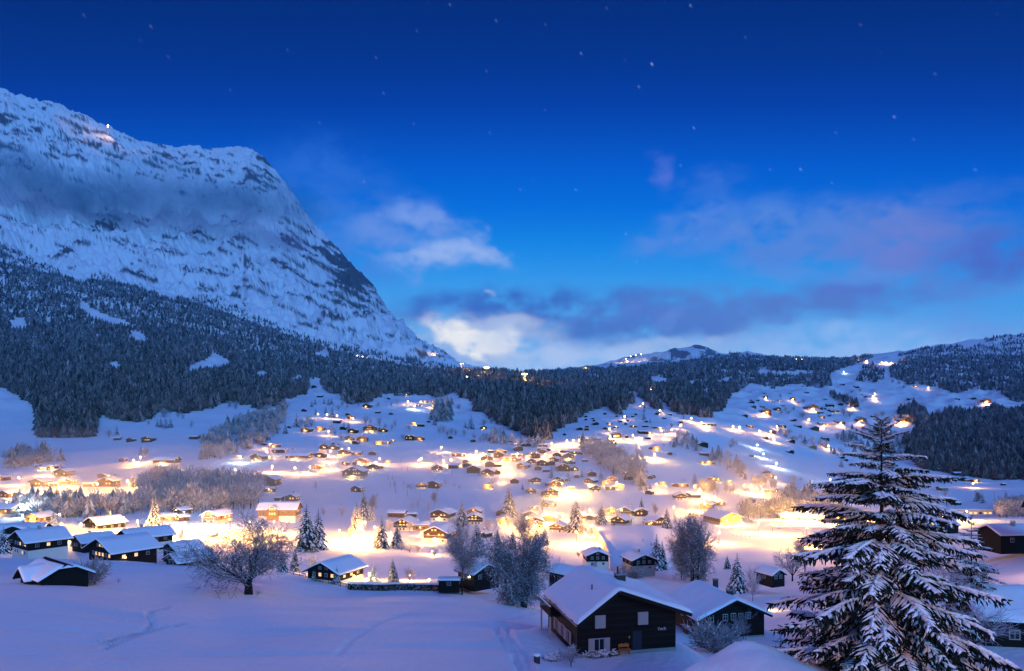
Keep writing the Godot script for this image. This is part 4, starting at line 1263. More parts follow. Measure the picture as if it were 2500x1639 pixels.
# x, y of the glow, strength and tint: w warm, g golden, c cool
const LAMPS := [
	["on the left-centre slope", "659 1085 1.5w,651 1104 2w,665 1140 2.5w,804 1132 2w,807 1102 1w,927 1121 2w,917 1130 1.5w,802 1114 1w,852 1096 .8w,835 1097 .6w,876 1130 .8w,776 1012 .5g,798 1013 .4g,823 1016 .5g,862 1022 .7w,802 1054 .7w,720 1143 1.2w,757 1141 1.2w"],
	["on the high fields in the centre", "1012 992 .8c,1056 991 .9w,1027 981 .5w,1078 1093 1g,1029 1120 1w,1023 1124 .7w,1101 1123 1.6w,1083 1126 1.2w,996 980 .3g"],
	["round the brightest floodlight", "1163 1103 7g,1180 1108 3g,1227 1126 2w,1246 1143 2.5w,1261 1110 .8w,1286 1118 1w,1157 1120 1.6g,1222 1164 .6w,1263 1109 .7w,1310 1106 1w,1332 1109 .8w,1326 1117 1w,1351 1099 1w,1365 1102 .8w,1347 1083 .8w"],
	["along the long lit shed and road", "1384 1077 2g,1400 1076 2g,1414 1076 2g,1490 1066 .8w,1501 1066 .8w,1545 1064 1w,1560 1070 1.4g,1587 1061 1w,1615 1052 .9w,1640 1050 .9w,1662 1040 .4w,1598 1110 2.5g,1488 1048 .5w,1525 1018 .4w,1626 1062 .8w"],
	["at the steep lit lane", "1384 1193 3.5g,1390 1200 2g,1438 1184 .8w,1506 1179 .7w,1603 1183 1.5w,1372 1182 .7w"],
	["behind the front row of the village", "1357 1255 3g,1374 1261 2g,1440 1247 2.5g,1282 1278 1.5w,1286 1266 .8w,1445 1286 1.2w,1430 1307 4w,1408 1302 3w,1645 1240 .9w,1517 1247 .5w,1330 1256 3g,1158 1258 .8w"],
	["below the far wood right of centre", "1589 949 .8w,1611 1003 .5w,1688 1022 1.4g,1713 1032 .8g,1725 1040 .8w,1790 1042 1w,1806 1043 1.2w,1855 1053 .6g,1570 985 .3w"],
	["in the lit copse right of centre", "1696 1189 1.5g,1708 1198 3w,1728 1211 3w,1835 1189 3w,1862 1199 3w,1848 1195 2w,1894 1167 1.2g,1694 1228 2w,1720 1232 1.5w,1745 1215 1.5w,1816 1186 1.2w"],
	["floodlighting the ski slope", "1849 1087 1.2c,1864 1109 .9c,1896 1132 1.6c,1889 1072 1.2g,2027 1172 1.2c,2060 1174 .8c"],
	["round the school and the yellow hall", "1852 1278 1.2w,1886 1283 2w,1756 1302 3w,1987 1314 4w,1970 1291 2w,1919 1253 3.5g,1970 1253 3.5g,1945 1255 2.5g,2050 1262 4w,2090 1255 4w,2130 1262 4w,2110 1285 4w,2075 1295 3w,2030 1300 3w,2360 1253 2.5g,2320 1258 2.5g,2200 1270 3w,2300 1266 2w"],
	["on the misty slope at the far left", "128 1146 1.2w,46 1168 1.3w,156 1173 1.6w,143 1193 2.2w,101 1195 1.6w,168 1189 1.8w,238 1183 .5w,343 1117 1.4w,392 1132 .8w,326 1125 .6w,311 1176 1.2w,353 1172 1.5w,383 1171 2w,84 1220 .9c,17 1230 .7c,62 1237 .8c,110 1147 .5w,60 1200 1w"],
	["along the railway at the left", "146 1260 1.5w,151 1284 4g,198 1284 4g,236 1284 3g,302 1268 2.5w,336 1276 3w,360 1278 3w,105 1288 2g"],
	["along the lane above the ravine", "587 1117 .9c,573 1147 2.5w,484 1160 1.8w,434 1163 1.6w,400 1166 1.4w,493 1182 .6w,515 1184 .6w,565 1165 1.5w,530 1152 .8w"],
	["in the bright yard by the railway", "496 1260 2c,409 1284 6w,451 1282 4.5w,501 1284 3w,560 1271 3w,568 1286 2.2w,669 1276 2w,700 1274 1.5w,430 1296 4w,640 1290 2w,610 1278 2w"],
	["on the steep snowy village lane", "879 1295 6w,891 1278 1.6w,829 1299 1.4w,868 1310 3w,915 1290 1w"],
	["round the front gardens", "775 1392 1.2g,902 1402 1.8g,1029 1302 2w,1031 1322 2w,1056 1346 3.5w,1080 1316 1w,913 1413 1.2g,1001 1406 1.4g,1048 1416 .8w,1154 1408 .4w,954 1300 1.6w,1245 1290 1w,1281 1279 1.3w,1300 1290 1.2w"],
	["along the ridge of the valley head", "1057 858 .8g,1062 863 .7g,1140 917 .5w,1172 918 .4w,1045 919 .4g,1062 919 .4g,1082 922 .3w,1104 927 .3w,872 864 .4g,884 866 .4g,1430 893 4g,1944 872 .9w,1958 872 .8w,2090 874 1g,2116 877 1.2g,2153 880 2.2w,2165 881 2w,2176 881 2w,2130 894 .4w,1540 870 5g,1552 867 5g,1528 876 3g,1565 865 3g,2060 904 .2c"],
	["on the upper right slope", "1865 1008 .8w,1982 998 1w,2082 995 .8g,2094 983 .6w,1975 1024 .6w,2053 1033 .7w,2012 1039 .7w,2097 1029 .6w,2200 1030 2w,2241 1027 .6w,2407 980 .6w,1870 970 .2w,1935 974 .3w,1897 1041 .7w,1882 1054 1w,2023 1089 1w,2376 1181 1.2w,2136 958 .3g,2132 965 .4g,2138 972 .4g,2267 943 .15w"],
]

func make_lamps() -> void:
	var seed_ := 1
	for z in LAMPS:
		var list := []
		for s in (z[1] as String).split(","):
			var p := s.split(" ")
			list.append([float(p[0]), float(p[1]), float(p[2].left(-1)), p[2].right(1)])
		list.sort_custom(func(a, b): return a[0] < b[0])
		for k in list.size():
			var q: Array = list[k]
			var d := hit(q[0], q[1], 150.0)
			var hgt := 1.7 if z[0] == "round the front gardens" else 6.0
			d = hit(q[0], q[1] + hgt / minf(d, 1200.0) * F, 150.0)
			var at := Vector3((q[0] - CX) / F * d, land(q[0], d), -d)
			if d > 6000.0:      # on the far summit behind the ridge
				d = 6690.0
				at = at_px(q[0], q[1] + 2.0, d)
			var c: Color = {"w": WARM, "g": GOLD, "c": COOL}[q[3]]
			var far := clampf(d / 700.0, 1.0, 4.0)
			street_lamp("street_lamp", at, hgt, LAMP_POWER * q[2] * far * (1.9 if "far left" in z[0] else 1.0) * (0.22 if hgt < 3.0 else 1.0), c, "%s lamp, %s from left %s" % [{"w": "orange", "g": "golden", "c": "cool white"}[q[3]], nth(k), z[0]], "lit lamps " + z[0])
	# the hut high on the ridge of the mountain
	var p := at_px(264, 312, 4540.0)
	var o := thing("mountain_hut", p)
	part("wall", slab(Vector3(14, 9, 9)), M.wood_grey, o, Vector3(0, 2, 0))
	part("window", slab(Vector3(9, 4, 0.3)), M.lamp_strip, o, Vector3(0, 3, 4.6))
	var big := SphereMesh.new()
	big.radius = 4.0
	big.height = 8.0
	part("lamp_head", big, M.lamp_warm, o, Vector3(0, 12, 5))
	lamp_light(o, Vector3(0, 12, 13), 9000.0, GOLD, 1.0)
	tag(o, "tiny mountain hut shining alone on the high ridge of the snow mountain", "hut")

const LAMP_POWER := 370.0

# ---------------------------------------------------------------- the near houses, one by one
func shuttered(o: Node, at: Vector3, w: float, h: float, yaw: float, closed: bool) -> void:
	var t := part("window", slab(Vector3(w, h, 0.10)), M.frame_white, o, at)
	t.rotation.y = deg_to_rad(yaw)
	part("pane", slab(Vector3(w - 0.14, h - 0.14, 0.04)), M.glass_dark, t, Vector3(0, 0, 0.045))
	part("mullion", slab(Vector3(0.07, h - 0.14, 0.04)), M.frame_white, t, Vector3(0, 0, 0.066))
	for s in [-1.0, 1.0]:
		var sw := w * 0.5 - 0.01
		var sh := part("shutter", slab(Vector3(sw, h + 0.06, 0.05)), M.shutter, t, Vector3(s * (w * 0.25 if closed else w * 0.75 + 0.02), 0, 0.115 if closed else 0.05))
		var slats := TM.new()
		for q in int(h / 0.11):
			slats.box(Vector3(-sw * 0.38, -h / 2 + 0.1 + q * 0.11, 0.026), Vector3(sw * 0.38, -h / 2 + 0.16 + q * 0.11, 0.045))
		sh.mesh = joined_box(sw, h + 0.06, 0.05, slats)
	part("sill", slab(Vector3(w + 0.36, 0.09, 0.2)), M.wood_dark, t, Vector3(0, -h / 2 - 0.08, 0.08))

func joined_box(w: float, h: float, d: float, with: TM) -> ArrayMesh:
	var t := TM.new()
	t.box(Vector3(-w / 2, -h / 2, -d / 2), Vector3(w / 2, h / 2, d / 2))
	t.v.append_array(with.v); t.n.append_array(with.n); t.c.append_array(with.c)
	return t.mesh()

func letters(text: String, size: float) -> TextMesh:
	var t := TextMesh.new()
	var f := SystemFont.new()
	f.font_names = PackedStringArray(["Droid Serif"])
	f.font_weight = 700
	t.font = f
	t.text = text
	t.font_size = 64
	t.pixel_size = size / 46.0
	t.depth = 0.03
	return t

func near_house(called: String, at: Vector3, yaw: float, xl: float, xr: float, l: float, el: float, er: float, ridge: float, over: Array, snow: float, low: float) -> Node3D:
	var o := thing(called, at, yaw)
	# over: left, right, front, back overhang
	var pl := (ridge - el) / -xl
	var pr := (ridge - er) / xr
	part("wall", gable_wall(xl, xr, 0, el, er, ridge, -l / 2, l / 2, low), M.wood_dark, o)
	# boards across the front gable, each proud of the wall behind it
	var y := 0.12
	var k := 0
	while y < ridge - 0.35:
		var a := xl + 0.02
		var b := xr - 0.02
		if y + 0.2 > el: a = maxf(a, -(ridge - y - 0.22) / pl)
		if y + 0.2 > er: b = minf(b, (ridge - y - 0.22) / pr)
		if b - a > 0.3:
			part("plank", slab(Vector3(snappedf(b - a, 0.01), 0.205, 0.03)), M.wood_dark if k % 3 else M.wood_dark_worn, o, Vector3((a + b) / 2, y, l / 2 + 0.012))
		y += 0.22
		k += 1
	var x0: float = xl - over[0]
	var x1: float = xr + over[1]
	var yl: float = el - over[0] * pl + 0.08
	var yr: float = er - over[1] * pr + 0.08
	var rf := part("roof", roof_mesh(x0, x1, 0, yl, yr, ridge + 0.08, -l / 2 - over[3], l / 2 + over[2], 0.22), M.wood_dark, o)
	for s in [[x0, yl], [x1, yr]]:
		var bd := TM.new()
		bd.bar(Vector3(s[0], s[1] - 0.16, l / 2 + over[2] + 0.03), Vector3(0, ridge - 0.08, l / 2 + over[2] + 0.03), 0.06, 0.34)
		part("verge_board", bd.mesh(), M.wood_dark_worn, rf)
	for s in range(1, 4):
		for side in [-1.0, 1.0]:
			var f := s / 4.0
			var px: float = (x0 if side < 0 else x1) * f
			var py := lerpf(ridge, yl if side < 0 else yr, f) - 0.28
			part("purlin", slab(Vector3(0.16, 0.2, over[2] + 0.1)), M.wood_dark_worn, rf, Vector3(px, py, l / 2 + over[2] * 0.5))
	part("roof_snow", roof_snow(x0 - 0.06, x1 + 0.06, 0, yl, yr, ridge + 0.08, -l / 2 - over[3] - 0.05, l / 2 + over[2] + 0.06, snow, 26, hash(called), 0.35), M.snow, rf)
	return o

func chimney_on(o: Node, x: float, z: float, y: float, w: float, h: float, cowl: bool) -> void:
	var rf := o.get_node("roof")
	var ch := part("chimney", slab(Vector3(w, h, w * 0.8)), M.stone_dark, rf, Vector3(x, y + h / 2 - 0.6, z))
	part("chimney_cap", slab(Vector3(w + 0.16, 0.1, w * 0.8 + 0.16)), M.concrete, ch, Vector3(0, h / 2 + 0.05, 0))
	if cowl:
		var c := CylinderMesh.new()
		c.top_radius = 0.17
		c.bottom_radius = 0.2
		c.height = 0.55
		c.radial_segments = 16
		part("metal_cowl", c, M.zinc, ch, Vector3(0.12, h / 2 + 0.375, 0))
		var c2 := CylinderMesh.new()
		c2.top_radius = 0.10
		c2.bottom_radius = 0.10
		c2.height = 0.75
		part("flue", c2, M.iron, ch, Vector3(-0.22, h / 2 + 0.475, -0.1))

func make_near_houses() -> void:
	flat("wood_dark_worn", Color(0.015, 0.011, 0.009), 0.8)
	flat("stone_dark", Color(0.05, 0.045, 0.045), 0.9)
	# the black chalet whose name stands on its gable
	var o := near_house("named_chalet", Vector3(9.23, -22.6, -73.15), 12.5, -4.08, 6.41, 10.6, 3.45, 4.1, 6.35, [0.3, 1.25, 1.05, 0.6], 0.42, -3.0)
	tag(o, "large black timber chalet with closed pale shutters and a name on its gable", "chalet")
	shuttered(o, Vector3(-1.72, 3.22, 5.36), 1.08, 1.22, 0, true)
	shuttered(o, Vector3(2.8, 3.3, 5.36), 1.08, 1.22, 0, true)
	shuttered(o, Vector3(-1.82, 0.95, 5.36), 1.1, 1.25, 0, false)
	for q in [[2.6, 1.1], [0.6, 1.1], [-1.6, 1.1]]:
		shuttered(o, Vector3(-4.13, q[1], q[0]), 1.0, 1.25, -90, false)
	var name_ := part("name_lettering", letters("Tuck", 0.27), M.frame_white, o, Vector3(4.87, 2.1, 5.37))
	name_.set_meta("label", "small white lettering that reads Tuck")
	part("door", slab(Vector3(0.95, 2.05, 0.08)), M.door_dark, o, Vector3(2.2, 1.0, 5.35))
	part("door_frame", slab(Vector3(1.15, 2.15, 0.05)), M.wood_dark_worn, o, Vector3(2.2, 1.05, 5.345))
	var orn := TM.new()
	orn.spindle(Vector3(1.35, 1.28, 5.42), Vector3(1.35, 1.66, 5.42), 0.15, 0.05, Color.WHITE, 0.65)
	part("wall_ornament", orn.mesh(), M.wood_ochre, o)
	part("foundation", slab(Vector3(10.4, 0.36, 0.12)), M.concrete, o, Vector3(1.16, -0.02, 5.4))
	var bal := part("balcony", slab(Vector3(1.1, 0.14, 4.2)), M.wood_dark_worn, o, Vector3(-4.65, 2.35, -2.6))
	for q in 4:
		part("rail", slab(Vector3(0.05, 0.14, 4.2)), M.wood_dark_worn, bal, Vector3(-0.52, 0.2 + q * 0.24, 0))
	part("rail_snow", slab(Vector3(0.12, 0.08, 4.2)), M.snow, bal, Vector3(-0.52, 1.04, 0))
	for q in [-4.4, -0.8]:
		part("balcony_post", slab(Vector3(0.16, 2.6, 0.16)), M.stone_plinth, o, Vector3(-5.1, 1.0, q))
	part("gutter", slab(Vector3(0.12, 0.12, 12.2)), M.zinc, o.get_node("roof"), Vector3(-4.45, 3.2, 0.2))
	chimney_on(o, 2.4, 0.2, 5.5, 1.0, 1.7, true)
	var vent := CylinderMesh.new()
	vent.top_radius = 0.07
	vent.bottom_radius = 0.07
	vent.height = 1.0
	part("roof_vent", vent, M.iron, o.get_node("roof"), Vector3(-1.6, 5.75, 2.6))
	# its neighbour
	o = near_house("garden_chalet", Vector3(33.2, -32.9, -111.4), 11.4, -5.6, 5.2, 11.6, 3.6, 3.75, 6.05, [1.0, 0.8, 1.0, 0.8], 0.4, -3.0)
	tag(o, "dark chalet with white barred windows behind the named black chalet", "chalet")
	for q in [[-3.9, 3.25, 0.95, 1.0], [-1.45, 3.3, 0.85, 1.05], [-0.1, 3.35, 0.85, 1.1], [1.15, 3.55, 0.8, 0.6], [2.4, 3.4, 0.85, 1.05], [-1.3, 1.0, 0.9, 1.5], [0.1, 1.0, 0.9, 1.5], [-2.5, 1.0, 0.8, 1.5]]:
		window(o, Vector3(q[0], q[1], 5.86), q[2], q[3], M.glass_dark, 0, true)
	for q in [2.5, -0.5, -3.0]:
		window(o, Vector3(-5.65, 2.6, q), 0.8, 0.9, M.glass_dark, -90, true)
	part("foundation", slab(Vector3(10.8, 0.5, 0.14)), M.concrete, o, Vector3(-0.2, 0.0, 5.86))
	chimney_on(o, 1.4, -2.6, 5.6, 0.7, 2.2, false)
	chimney_on(o, 0.9, 3.0, 5.8, 0.9, 1.5, false)
	# the roof just under the eye and the one at the right edge
	o = near_house("roof_house", Vector3(15.2, -19.2, -36.2), 11.5, -5.4, 5.6, 11.0, 3.1, 3.5, 5.6, [0.7, 0.8, 0.6, 0.6], 0.5, -2.0)
	tag(o, "smooth snow covered roof that rises at the bottom edge, right of the black chalet", "house")
	o = near_house("edge_house", Vector3(60.5, -24.6, -79.0), 81.0, -4.6, 4.6, 15.0, 3.6, 3.6, 5.7, [1.0, 1.0, 0.9, 0.9], 0.5, -3.0)
	tag(o, "dark house under a broad snowy roof at the lower right edge", "house")
	for q in [-4.5, -1.5, 2.0]:
		window(o, Vector3(-4.63, 1.6, q), 1.1, 1.1, M.glass_dark, -90, true)
	# the old barn on the meadow
	o = house("old_hay_barn", Vector3(-82.5, -29.2, -123.5), 52.0, 7.2, 9.0, "d", 0, 0, 41, {"eave": 2.9, "pitch": 0.55, "over": 0.9, "snow": 0.45})
	tag(o, "old weathered hay barn with two snowy gables on the meadow", "barn")
	var ell := part("cross_wing", gable_wall(-2.3, 2.3, 0, 2.5, 2.5, 4.2, 0.0, 4.6, -2.0), M.wood_barn, o, Vector3(0, 0, -0.6))
	ell.rotation.y = deg_to_rad(-90)
	var er := part("roof", roof_mesh(-3.0, 3.0, 0, 2.1, 2.1, 4.35, -1.0, 5.6, 0.2), M.wood_dark, ell)
	part("roof_snow", roof_snow(-3.06, 3.06, 0, 2.1, 2.1, 4.35, -1.0, 5.66, 0.42, 6, 6), M.snow, er)
	part("stone_base", slab(Vector3(0.2, 1.3, 9.1)), M.stone_plinth, o, Vector3(-3.66, -0.05, 0))
	for q in 14:
		part("plank", slab(Vector3(0.05, 1.9, 0.22)), M.wood_barn if q % 3 else M.wood_brown, o, Vector3(-3.63, 1.7, -4.2 + q * 0.62))
	part("barn_door", slab(Vector3(0.06, 1.7, 1.5)), M.wood_brown, ell, Vector3(0, 1.3, 4.63)).rotation.y = deg_to_rad(90)
	var ln := TM.new()
	ln.bar(Vector3(-4.6, -0.6, 1.0), Vector3(-3.7, 0.7, 0.4), 0.08, 0.08)
	part("leaning_pole", ln.mesh(), M.wood_grey, o)
	# dark chalets on the left, behind the crest of the meadow
	var list := [
		["edge_chalet", 20, 1338, 238.0, -78.0, 13.0, 23.0, "d", 0, {"eave": 4.2, "pitch": 0.5, "chimney": true}, "large dark chalet at the left edge with a curved dormer in its snowy roof"],
		["crest_chalet", 98, 1357, 205.0, -36.0, 12.2, 10.5, "d", 1, {"eave": 4.6, "glow": 0.3, "plinth": true, "balcony": false, "chimney": true}, "dark chalet with one orange upper window, left of the meadow crest"],
		["crest_chalet", 228, 1347, 236.0, -38.0, 10.0, 10.0, "d", 0, {"eave": 3.4, "chimney": true}, "low unlit chalet between two larger dark chalets behind the meadow crest"],
		["crest_chalet", 356, 1342, 240.0, -40.0, 11.0, 14.0, "d", 1, {"eave": 4.2, "glow": 0.25, "balcony": false, "chimney": true}, "dark chalet with a flat chimney block behind the broad chalet on the crest"],
		["crest_chalet", 300, 1372, 193.0, -34.0, 14.5, 12.0, "d", 1, {"eave": 3.3, "glow": 0.8, "balcony": false, "plinth": false, "chimney": false}, "broad dark chalet with a row of lit windows on the meadow crest"],
		["crest_chalet", 448, 1368, 216.0, -36.0, 9.0, 8.5, "d", 1, {"eave": 3.2, "glow": 0.2, "balcony": false, "plinth": false}, "small dark chalet with two arched windows left of the broad bare tree"],
		["low_shed", 466, 1384, 189.0, -42.0, 9.0, 10.0, "d", 0, {"eave": 1.5, "pitch": 0.42}, "low dark shed under a wide snowy roof beside the broad bare tree"],
		["railway_chalet", 256, 1312, 312.0, -30.0, 11.5, 12.0, "d", 1, {"eave": 6.2, "glow": 0.75, "plinth": true, "chimney": true}, "tall black chalet with red shuttered lit windows below the railway"],
		["hedge_chalet", 820, 1431, 187.0, -24.0, 10.6, 11.0, "d", 1, {"eave": 3.9, "glow": 0.45, "balcony": false, "plinth": true, "chimney": false}, "black chalet with two golden windows behind the hedge in the middle"],
		["twin_chalet", 1454, 1382, 264.0, 4.0, 8.4, 9.0, "d", 0, {"eave": 4.0, "chimney": true, "plinth": true}, "left one of the two small dark chalets with outside stairs below the hall"],
		["twin_chalet", 1559, 1392, 252.0, 14.0, 8.8, 9.5, "d", 0, {"eave": 3.8, "chimney": true, "plinth": true}, "right one of the two small dark chalets with outside stairs below the hall"],
		["tiny_barn", 1881, 1417, 190.0, 24.0, 4.6, 6.0, "d", 0, {"eave": 1.5, "pitch": 0.62, "chimney": false}, "tiny black barn half buried in snow left of the big spruce"],
		["stepped_roof_house", 1386, 1422, 142.0, 42.0, 5.0, 6.0, "d", 0, {"eave": 1.6, "chimney": false}, "house roof just behind the left end of the black chalet roof"],
		["carport_house", 1168, 1422, 168.0, 38.0, 7.6, 7.0, "d", 0, {"eave": 2.4, "chimney": false}, "small house under thick snow between the two bare trees"],
		["flat_shed", 1097, 1428, 167.0, 90.0, 2.6, 5.0, "d", 0, {"eave": 1.0, "pitch": 0.12, "chimney": false, "over": 0.3}, "low flat shed behind the hedge left of the tall bare tree"],
		["wood_shed", 509, 1318, 300.0, 92.0, 4.0, 6.4, "d", 0, {"eave": 2.0, "pitch": 0.4, "chimney": false}, "lone dark shed on the lit snow above the broad bare tree"],
		["right_house", 2462, 1332, 160.0, 96.0, 7.0, 10.0, "d", 0, {"eave": 2.6, "chimney": true}, "dark house with a chimney above the snowy path at the right edge"],
		["right_gable_house", 2590, 1312, 142.0, 60.0, 11.0, 10.0, "d", 0, {"eave": 5.2, "chimney": false}, "snowy roof of a house cut by the right edge of the view"],
		["valley_house", 2298, 1296, 330.0, 92.0, 7.5, 12.0, "d", 0, {"eave": 3.0, "chimney": true}, "low house with a small dormer behind the right boughs of the big spruce"],
	]
	for h in list:
		var d: float = h[3]
		var back: float = (h[5] if absf(h[4]) > 70.0 else h[6]) * 0.5
		var p := at_px(h[1], h[2], d)
		var q := Vector3(p.x * (d + back) / d, p.y, -(d + back))
		var hn := house(h[0], q, h[4], h[5], h[6], h[7], h[8], 2, 300 + list.find(h), h[9])
		tag(hn, h[10], "chalet" if "chalet" in h[0] else ("barn" if "barn" in h[0] else ("shed" if "shed" in h[0] else "house")))
		if h[0] == "twin_chalet":
			var st := TM.new()
			for s in 9:
				st.box(Vector3(-3.2 + s * 0.3, -0.2, h[6] * 0.5 + 0.1), Vector3(-2.9 + s * 0.3, 0.0 + s * 0.2, h[6] * 0.5 + 0.9))
			part("outside_stairs", st.mesh(), M.concrete, hn)
		if h[0] == "edge_chalet":
			var dm := part("dormer", gable_wall(-3.0, 3.0, 0, 1.1, 1.1, 2.2, -1.0, 3.4, -1.5), M.wood_dark, hn, Vector3(3.2, 5.2, -4.5))
			dm.rotation.y = deg_to_rad(90)
			part("dormer_snow", roof_snow(-4.6, 4.6, 0, 0.35, 0.35, 2.4, -2.5, 4.2, 0.5, 8, 5), M.snow, dm)
		if h[0] == "carport_house":
			var pl := part("carport_lamp", lamp_head, M.lamp_warm, hn, Vector3(-4.6, 1.6, 2.6))
			lamp_light(pl, Vector3.ZERO, 40.0, WARM)
		if h[0] == "crest_chalet" and h[1] == 300:
			var pl := part("wall_lamp", lamp_head, M.lamp_warm, hn, Vector3(7.7, 1.4, 3.2))
			lamp_light(pl, Vector3.ZERO, 200.0, GOLD)
		if h[0] == "hedge_chalet":
			var pl := part("wall_lamp", lamp_head, M.lamp_warm, hn, Vector3(6.6, 2.2, 0.5))
			lamp_light(pl, Vector3.ZERO, 160.0, GOLD)

# ---------------------------------------------------------------- larger buildings of the valley
func make_halls() -> void:
	# the big lit house with a dormer
	var d := 372.0
	var p := at_px(683, 1272, d)
	var o := house("dormer_house", Vector3(p.x * 1.015, p.y, -d - 5.5), 92, 11.0, 20.0, "o", 2, 2, 77, {"eave": 6.4, "pitch": 0.62, "plinth": true, "balcony": false, "chimney": true, "glow": 0.35})
	tag(o, "long golden lit house with a windowed dormer gable, behind the broad bare tree", "house")
	var g := part("dormer", gable_wall(-3.0, 3.0, 0, 6.2, 6.2, 8.2, -3.0, 1.4, 0.0), M.wood_ochre, o, Vector3(-5.6, 0, -2.0))
	g.rotation.y = deg_to_rad(-90)
	part("dormer_snow", roof_snow(-3.9, 3.9, 0, 5.9, 5.9, 8.4, -3.5, 2.2, 0.4, 6, 9), M.snow, g)
	for q in [[-1.3, 6.6], [0.0, 6.6], [1.3, 6.6], [-1.3, 4.0], [0.0, 4.0], [1.3, 4.0]]:
		window(g, Vector3(q[0], q[1], 1.43), 0.9, 1.3, M.window_warm)
	# the yellow hall with a lit verge
	d = 424.0
	p = at_px(1763, 1284, d)
	o = house("yellow_hall", Vector3(p.x * 1.02, p.y, -d - 9.0), 18, 15.0, 18.0, "o", 2, 1, 78, {"eave": 5.2, "pitch": 0.42, "plinth": true, "balcony": true, "chimney": true, "over": 1.6, "glow": 0.0})
	tag(o, "large golden timber hall with a line of light under its gable", "hall")
	for s in [-1.0, 1.0]:
		var b := TM.new()
		b.bar(Vector3(s * 8.6, 4.85, 10.6), Vector3(0, 8.45, 10.6), 0.14, 0.22)
		part("lamp_strip", b.mesh(), M.lamp_strip, o)
	for q in [-5.0, 0.0, 5.0]:
		var lp := part("wall_lamp", lamp_head, M.lamp_warm, o, Vector3(q, 3.2 + 2.6 * (1.0 if q == 0.0 else 0.2), 12.4))
		lamp_light(lp, Vector3.ZERO, 200.0, GOLD)
	# the hall that is dug into the slope: a long roof of snow with a curved lit wall along its left side
	var edge := [[1447, 392.0], [1456, 368.0], [1466, 345.0], [1476, 322.0], [1483, 300.0], [1487, 282.0], [1489, 268.0]]
	var rows := []
	for e in edge:
		var dd: float = e[1]
		var row := []
		for k in 15:
			var X: float = lerpf(e[0], 1652.0, k / 14.0)
			var x: float = (X - CX) / F * dd
			var t := inverse_lerp(392.0, 268.0, dd)
			var y := lerpf(-57.2, -54.0, smoothstep(0.0, 1.0, t)) + sin(k * 0.9) * 0.15
			y -= 6.0 * smoothstep(0.86, 1.0, t) + 3.0 * smoothstep(0.7, 1.0, k / 14.0)
			row.append(Vector3(x, y, -dd))
		rows.append(row)
	o = thing("dug_in_hall")
	var top := sheet(rows, true)
	part("snow_roof", top, M.snow, o)
	var w := TM.new()
	for k in edge.size() - 1:
		var a: Vector3 = rows[k][0]
		var b: Vector3 = rows[k + 1][0]
		w.quad(Vector3(a.x, -66, a.z), a, b, Vector3(b.x, -66, b.z))
		w.quad(a + Vector3(0, 0, 0), a + Vector3(0.4, 0.35, 0), b + Vector3(0.4, 0.35, 0), b)
	part("curved_wall", w.mesh(), M.plaster, o)
	for k in [2, 3, 4]:
		var a: Vector3 = rows[k][0]
		var wd := part("window", slab(Vector3(0.3, 1.3, 1.6)), M.glass_dark, o, Vector3(a.x - 0.02, a.y - 2.2, a.z))
		wd.rotation.y = atan2(rows[k + 1][0].x - a.x, rows[k + 1][0].z - a.z)
	tag(o, "hall dug into the slope, its flat snow roof ending in a curved lit wall", "hall")
	# flat roofed school wings and the long workshop
	for b in [["school_building", 2030, 1281, 445.0, 62.0, 12.0, 5.2, -7.0, "long flat roofed school building with a row of lit windows behind the big spruce"], ["school_annex", 1878, 1287, 432.0, 18.0, 9.0, 3.2, -4.0, "low snowy annex left of the long school building"], ["school_annex", 1960, 1300, 405.0, 30.0, 7.0, 2.8, -6.0, "long low covered walk in front of the school building"], ["long_workshop", 2372, 1262, 495.0, 30.0, 10.0, 4.5, -5.0, "long low workshop with a brightly lit white wall, right of the big spruce"], ["parking_deck", 2200, 1290, 420.0, 40.0, 10.0, 3.5, 0.0, "low lit building seen between the boughs of the big spruce"]]:
		p = at_px(b[1], b[2], b[3])
		o = thing(b[0], Vector3(p.x, p.y, p.z - b[5] * 0.5), b[7])
		mass(o, "wall", Vector3(b[4], b[6] + 2.0, b[5]), Vector3(0, b[6] / 2 - 1.0, 0), M.plaster)
		mass(o, "roof", Vector3(b[4] + 1.6, 0.3, b[5] + 1.6), Vector3(0, b[6] + 0.15, 0), M.concrete)
		part("roof_snow", roof_snow(-b[4] / 2 - 0.85, b[4] / 2 + 0.85, 0, b[6] + 0.3, b[6] + 0.3, b[6] + 0.31, -b[5] / 2 - 0.85, b[5] / 2 + 0.85, 0.5, 9, 3), M.snow, o)
		var n := int(b[4] / 3.2)
		for k in n:
			mass(o, "window", Vector3(1.9, 1.3, 0.12), Vector3((k + 0.5) / n * b[4] - b[4] / 2, b[6] * 0.6, b[5] / 2 + 0.03), M.window_warm if k % 3 else M.glass_dark)
		tag(o, b[8], "building")

